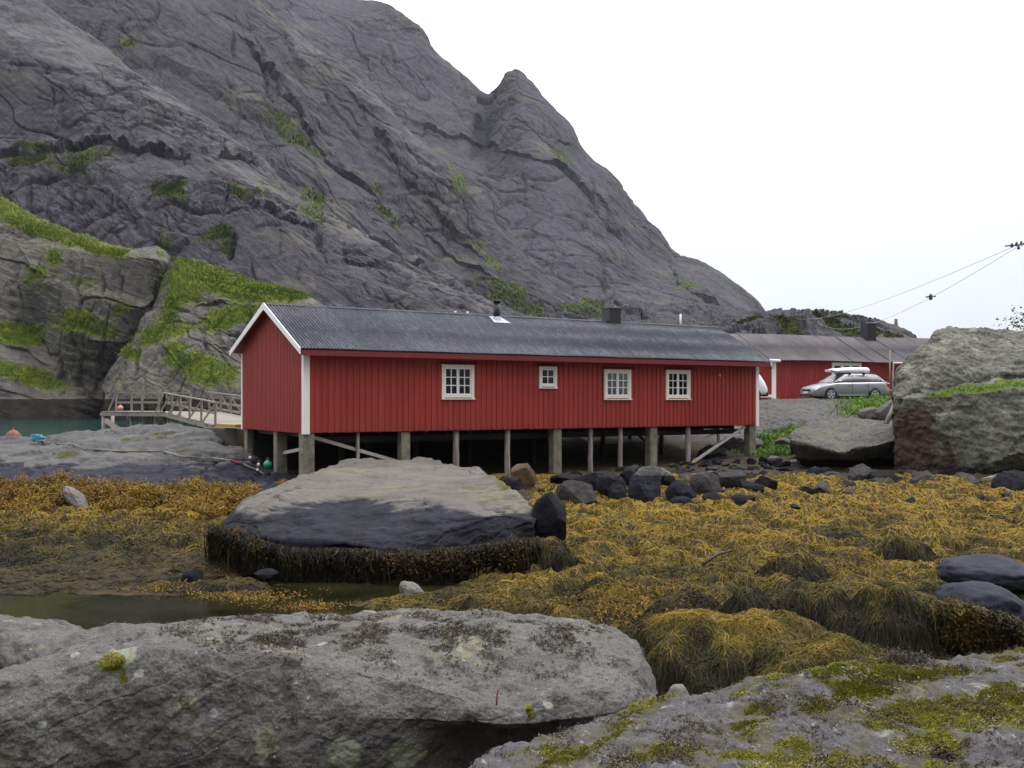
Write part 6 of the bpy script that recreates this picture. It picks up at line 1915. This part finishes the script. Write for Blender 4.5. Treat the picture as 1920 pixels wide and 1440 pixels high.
# wrack hanging like a curtain from the lip of the big slab and from the smooth stone
def curtain(lip, n, lo, hi, seed, mat, parent, bushy=.35, tone_=.4):
    r_ = np.random.RandomState(seed)
    lip = np.asarray(lip)
    k = r_.rand(n) * (len(lip) - 1); i = k.astype(int); f_ = (k - i)[:, None]
    p = lip[i] * (1 - f_) + lip[i + 1] * f_
    clump = fbm(p / .35, 2, seed=seed); gap = fbm(p / .8, 2, seed=seed + 1)
    keep = gap > -.3 - .5 * r_.rand(n)
    p, clump = p[keep], clump[keep]; n = len(p)
    p = p + np.stack([r_.normal(size=n) * .05, -.03 - .22 * r_.rand(n), r_.uniform(-.05, .1, n)], 1)
    ln = np.clip((lo + (hi - lo) * (.5 + .5 * clump)) * (.5 + .5 * r_.rand(n)), .12, None)
    m_ = 7; pts = []
    sw = r_.normal(size=(n, 2)) * .03
    for j in range(m_):
        t_ = j / (m_ - 1)
        q = p.copy(); q[:, 2] -= ln * t_ - .05 * math.sin(t_ * 3.1)
        q[:, 0] += sw[:, 0] * math.sin(t_ * 5 + 1) + .1 * t_ * clump + r_.normal(size=n) * .012
        q[:, 1] += sw[:, 1] * math.sin(t_ * 4) - .1 * math.sin(min(1, t_ * 2.2) * 1.57) + r_.normal(size=n) * .012
        q[:, 2] = np.maximum(q[:, 2], .01)
        pts.append(q)
    tn_ = tone_ + .35 * clump + .2 * r_.normal(size=n)
    v, f, tt1 = ribbons(np.stack(pts, 1), .02, r_, tn_)
    # little bladders and side fronds along the strands
    q = np.concatenate(pts[1:]); sel_ = r_.rand(len(q)) < bushy
    v2, f2, tt2 = fronds(q[sel_], 2, .05, seed + 5, np.tile(tn_, m_ - 1)[sel_], .03)
    return tag(link('seaweed', mesh_np('seaweed', np.concatenate([v, v2]), np.concatenate([f, f2 + len(v)]), MATS[mat], False, {'tone': np.concatenate([tt1, tt2])}), parent), kind='stuff')


big_o = [o for o in bpy.data.objects if o.get('label', '').startswith('huge flat-topped')][0]
lipx = np.linspace(400, 1008, 70)
lipy = np.interp(lipx, [400, 430, 480, 560, 640, 720, 780, 830, 900, 980, 1008], [985, 990, 1012, 1028, 1030, 1033, 1036, 1032, 1022, 1012, 1008])
lipd = np.interp(lipx, [400, 430, 480, 560, 640, 720, 780, 830, 900, 980, 1008], [21.2, 20.7, 20.2, 19.95, 20.0, 19.75, 19.65, 19.7, 19.9, 20.1, 20.5])
curtain(P(lipx, lipy + 4, lipd), 11000, .35, 1.05, 5, 'dark_wrack', big_o, .16, .16)
# golden tufts on the upper edge of the curtain
tx = np.concatenate([rs.normal(460, 24, 46), rs.normal(800, 40, 70), rs.normal(690, 20, 10), rs.uniform(840, 990, 40)])
ty = np.interp(tx, lipx, lipy) + rs.uniform(2, 40, len(tx)); td = np.interp(tx, lipx, lipd) - .28
v, f, tt_ = fronds(P(tx, ty, td), 30, .06, 8, .2 + .4 * rs.rand(len(tx)), .08)
tag(link('seaweed', mesh_np('seaweed', v, f, MATS['bladder_wrack'], False, {'tone': tt_ - .28}), big_o), kind='stuff')
sm_o = [o for o in bpy.data.objects if o.get('label', '').startswith('smooth blue-grey')][0]
lx_ = np.linspace(1752, 1950, 40); ly_ = np.interp(lx_, [1752, 1775, 1830, 1880, 1950], [1135, 1130, 1148, 1162, 1190])
lp = P(lx_, ly_, np.full(40, 13.55)) - np.array(sm_o.location)
w_ = curtain(lp + np.array(sm_o.location), 2600, .3, .62, 9, 'dark_wrack', None, .5, .55)
me_ = w_.data; co = np.empty(len(me_.vertices) * 3, np.float32); me_.vertices.foreach_get('co', co); co = co.reshape(-1, 3) - np.array(sm_o.location, np.float32); me_.vertices.foreach_set('co', co.ravel()); me_.update(); w_.parent = sm_o
# golden clusters of bladder wrack out in the field
pc = []
for (bx_, by_, rx_, ry_, n) in [(1180, 1125, 110, 22, 420), (1300, 1010, 90, 14, 260), (1600, 1060, 60, 14, 140), (1850, 1100, 90, 12, 160), (60, 925, 60, 10, 80), (260, 975, 130, 14, 420), (400, 1000, 70, 22, 300), (120, 990, 90, 10, 160), (420, 1045, 60, 14, 120), (900, 1130, 60, 10, 60), (330, 1105, 60, 6, 60), (580, 1140, 60, 6, 50), (460, 1120, 70, 8, 90)]:
    a_ = rs.normal(bx_, rx_ * .6, n); b_ = rs.normal(by_, ry_ * .6, n)
    d_ = np.full(n, 18.0)
    for _ in range(8):
        zz = look((a_ - 960) / F * d_, d_, HS); d_ = np.clip((CZ - np.maximum(zz, 0)) * F / np.maximum(b_ - HY, 40), 9, 38)
    pc.append(np.stack([(a_ - 960) / F * d_, d_, np.maximum(look((a_ - 960) / F * d_, d_, HS), 0) + .03], 1))
pc = np.concatenate(pc)
v, f, tt_ = fronds(pc, 12, .05, 12, .35 + .5 * rs.rand(len(pc)), (.09, .09, .02))
tag(link('seaweed', mesh_np('seaweed', v, f, MATS['bladder_wrack'], False, {'tone': tt_})), 'orange bladder wrack patches in the weed field', 'seaweed', kind='stuff')

# ------------------------------------------------------------------ grass, moss, crumbs
def blades(c, h, w, seed, tone, lean=.5, seg=3, dirn=None):
    r_ = np.random.RandomState(seed); n = len(c)
    a = r_.rand(n) * 6.283; l = lean * r_.rand(n) * h
    d = np.stack([np.cos(a) * l, np.sin(a) * l, 0 * a], 1)
    pts = np.stack([c + d * (k / seg) ** 2 + np.array([0, 0, 1]) * (h * (k / seg) * (1 - .2 * (k / seg)))[:, None] for k in range(seg + 1)], 1)
    return ribbons(pts, w, r_, tone)


for mn_, o_, c_, h_, w_, sd_, tn_ in TUFTS:
    v, f, tt_ = blades(c_, h_, w_, sd_, np.clip(tn_, 0, .9), .8, 2)
    tag(link('grass', mesh_np('grass', v, f, MATS[mn_], False, {'tone': tt_}), o_), kind='stuff')
gpt_ = []
for bx_, by0, by1, rx_, n in [(1466, 44.5, 50.2, 50, 3400), (1640, 50.5, 55.2, 62, 3400), (1640, 55.2, 58.5, 75, 1300), (1425, 55, 57.5, 60, 160), (1395, 46, 49, 24, 160)]:
    d_ = rs.uniform(by0, by1, n); p_ = rs.normal(bx_, rx_ * .55, n)
    x_ = (p_ - 960) / F * d_
    den = fbm(np.stack([x_, d_, 0 * x_], 1) / .9, 3, seed=87) > -.28
    x_, d_ = x_[den], d_[den]
    gpt_.append(np.stack([x_, d_, ground_full(x_, d_) - .02], 1))
gpt_ = np.concatenate(gpt_)
tnz = .35 + .4 * fbm(gpt_ / 1.3, 3, seed=88) + .35 * (gpt_[:, 1] > 53) * rs.rand(len(gpt_))
v, f, tt_ = blades(gpt_, .16 + .22 * rs.rand(len(gpt_)), .035, 4, tnz, .9)
tag(link('grass', mesh_np('grass', v, f, MATS['grass'], False, {'tone': tt_})), 'bright green grass growing between the rocks by the houses', 'grass', kind='stuff')
rb_o = rb
q = rb_g.reshape(-1, 3); qx, qy = pix(q)
mk = np.maximum(rb_veg(qx, qy, q), 0)
ii = rs.choice(len(q), 1500, p=mk ** 3 / (mk ** 3).sum())
v, f, tt_ = blades(q[ii] + rs.normal(size=(1500, 3)) * (.05, .03, .0), .05 + .09 * rs.rand(1500), .025, 6, .3 + .4 * rs.rand(1500), 1.0)
tag(link('grass', mesh_np('grass', v, f, MATS['grass'], False, {'tone': tt_}), rb_o), kind='stuff')


def moss_on(g, mask, n, h, w, seed, parent, thr=.42):
    q = g.reshape(-1, 3); px_, py_ = pix(q)
    vis = (px_ > -60) & (px_ < 1980) & (py_ < 1500) & (py_ > 1000)
    p_ = np.where(vis, smooth(mask, thr, thr + .25), 0) * q[:, 1] ** .5
    r_ = np.random.RandomState(seed)
    ii = r_.choice(len(q), n, p=p_ / p_.sum())
    c = q[ii] + r_.normal(size=(n, 3)) * (.008, .008, .002) - (0, 0, .003)
    cl = fbm(c / .05, 2, seed=seed); br = fbm(c / .22, 3, seed=seed + 2)
    hh_ = h * (.4 + .6 * r_.rand(n)) * (1 + .8 * cl)
    v, f, tt_ = blades(c, np.maximum(hh_, .004), w, seed, np.clip(.42 + .35 * cl + .5 * br + .15 * r_.normal(size=n) + .5 * (br < -.45), -.2, 1.2), 1.1, 2)
    return tag(link('moss', mesh_np('moss', v, f, MATS['moss'], False, {'tone': tt_}), parent), kind='stuff')


moss_on(fg_g, fg_at['veg'], 230000, .013, .0042, 21, fg)
moss_on(near_g, near_at['veg'], 5000, .022, .007, 22, near)


def flakes(g, ptest, n, size, seed, parent, mat='flake'):
    """curled dark crumbs of dried plant and lichen lying on a rock"""
    q = g.reshape(-1, 3); px_, py_ = pix(q)
    p_ = np.where((px_ > -60) & (px_ < 1980) & (py_ < 1500), ptest(px_, py_, q), 0)
    r_ = np.random.RandomState(seed)
    ii = r_.choice(len(q), n, p=p_ / p_.sum())
    c = q[ii] + r_.normal(size=(n, 3)) * (.015, .015, .002) + (0, 0, .004)
    v, f, tt_ = fronds(c, 6, size, seed, r_.rand(n), (size * .45, size * .45, size * .15))
    return tag(link('crumbs', mesh_np('crumbs', v, f, MATS[mat], False, {'tone': tt_}), parent), kind='stuff')


def near_p(px_, py_, q):
    w = fbm(q / .35, 3, .6, seed=91)
    b = blobmask(px_, py_, [(780, 1190, 420, 44, 4, 1), (560, 1205, 160, 12, 6, 1.3), (900, 1230, 200, 30, 10, .8), (1080, 1200, 130, 24, 8, .8), (850, 1160, 260, 10, 0, .9)])
    return b ** 1.5 * smooth(w, -.1, .5)


flakes(near_g, near_p, 5200, .02, 31, near)
flakes(fg_g, lambda a, b_, q: smooth(fbm(q / .25, 3, .6, seed=92), -.1, .5) * (.12 + smooth(fg_at['veg'], .05, .4)), 7000, .013, 32, fg)


def pale_crust(g, ptest, n, size, seed, parent):
    q = g.reshape(-1, 3); px_, py_ = pix(q)
    p_ = np.where((px_ > -60) & (px_ < 1980) & (py_ < 1500), ptest(px_, py_, q), 0)
    r_ = np.random.RandomState(seed)
    ii = r_.choice(len(q), n, p=p_ / p_.sum())
    c = q[ii] + r_.normal(size=(n, 3)) * (.01, .01, .002) + (0, 0, .003)
    v, f, tt_ = fronds(c, 5, size, seed, r_.rand(n), (size * .6, size * .6, size * .15))
    return tag(link('lichen', mesh_np('lichen', v, f, MATS['pale_rope'], False, {'tone': tt_}), parent), kind='stuff')


pale_crust(fg_g, lambda a, b_, q: smooth(fbm(q / .2, 3, .6, seed=93), .15, .6) * (.05 + smooth(fg_at['veg'], .2, .6)), 2400, .008, 33, fg)
# black cushions of dried plants on the near rock
qv = fg_g.reshape(-1, 3); qx, qy = pix(qv)
t_i = 0
for (bx_, by_, w, h) in [(1610, 1413, 60, 36), (1400, 1395, 40, 26), (1650, 1258, 60, 40), (1700, 1233, 70, 22), (1180, 1372, 50, 22), (1215, 1355, 30, 14), (1830, 1360, 50, 26), (1770, 1420, 40, 20)]:
    p_ = Vector(qv[np.argmin((qx - bx_) ** 2 + (qy - by_) ** 2)])
    n = 260; c = rs.normal(size=(n, 3)) * (w / F * p_.y * .28, w / F * p_.y * .28, h / F * p_.y * .16) + np.array(p_)
    v, f, tt_ = fronds(c, 5, .018, 40 + t_i, rs.rand(n) * .5, .006)
    tag(link('crumbs', mesh_np('crumbs', v, f, MATS['flake'], False, {'tone': tt_}), fg), kind='stuff'); t_i += 1
# reddish upright stalk on the near boulder
p_ = on_grid(near_g, 930, 1318)
t = MB(); t.tube([p_ + Vector((0, 0, -.02)), p_ + Vector((.005, 0, .06)), p_ + Vector((.01, 0, .11)), p_ + Vector((.05, 0, .14))], [.008, .007, .006, .003], 6); t.build('stalk', MATS['red_rope'], near)

# ------------------------------------------------------------------ damp air between here and the mountain
hm = bpy.data.materials.new('haze_air'); hm.use_nodes = True
hn = hm.node_tree; hn.nodes.clear()
hv_ = N(hn, 'VolumePrincipled', {'Color': (.74, .77, .88), 'Density': 0.00006})
ho = N(hn, 'OutputMaterial'); hn.links.new(hv_.outputs[0], ho.inputs['Volume'])
t = MB(); t.box(-1150, 1150, -60, 1600, -4.6, 560)
hz_ = t.build('haze', hm); tag(hz_, 'thin damp air that pales the far mountain', 'haze', kind='stuff')
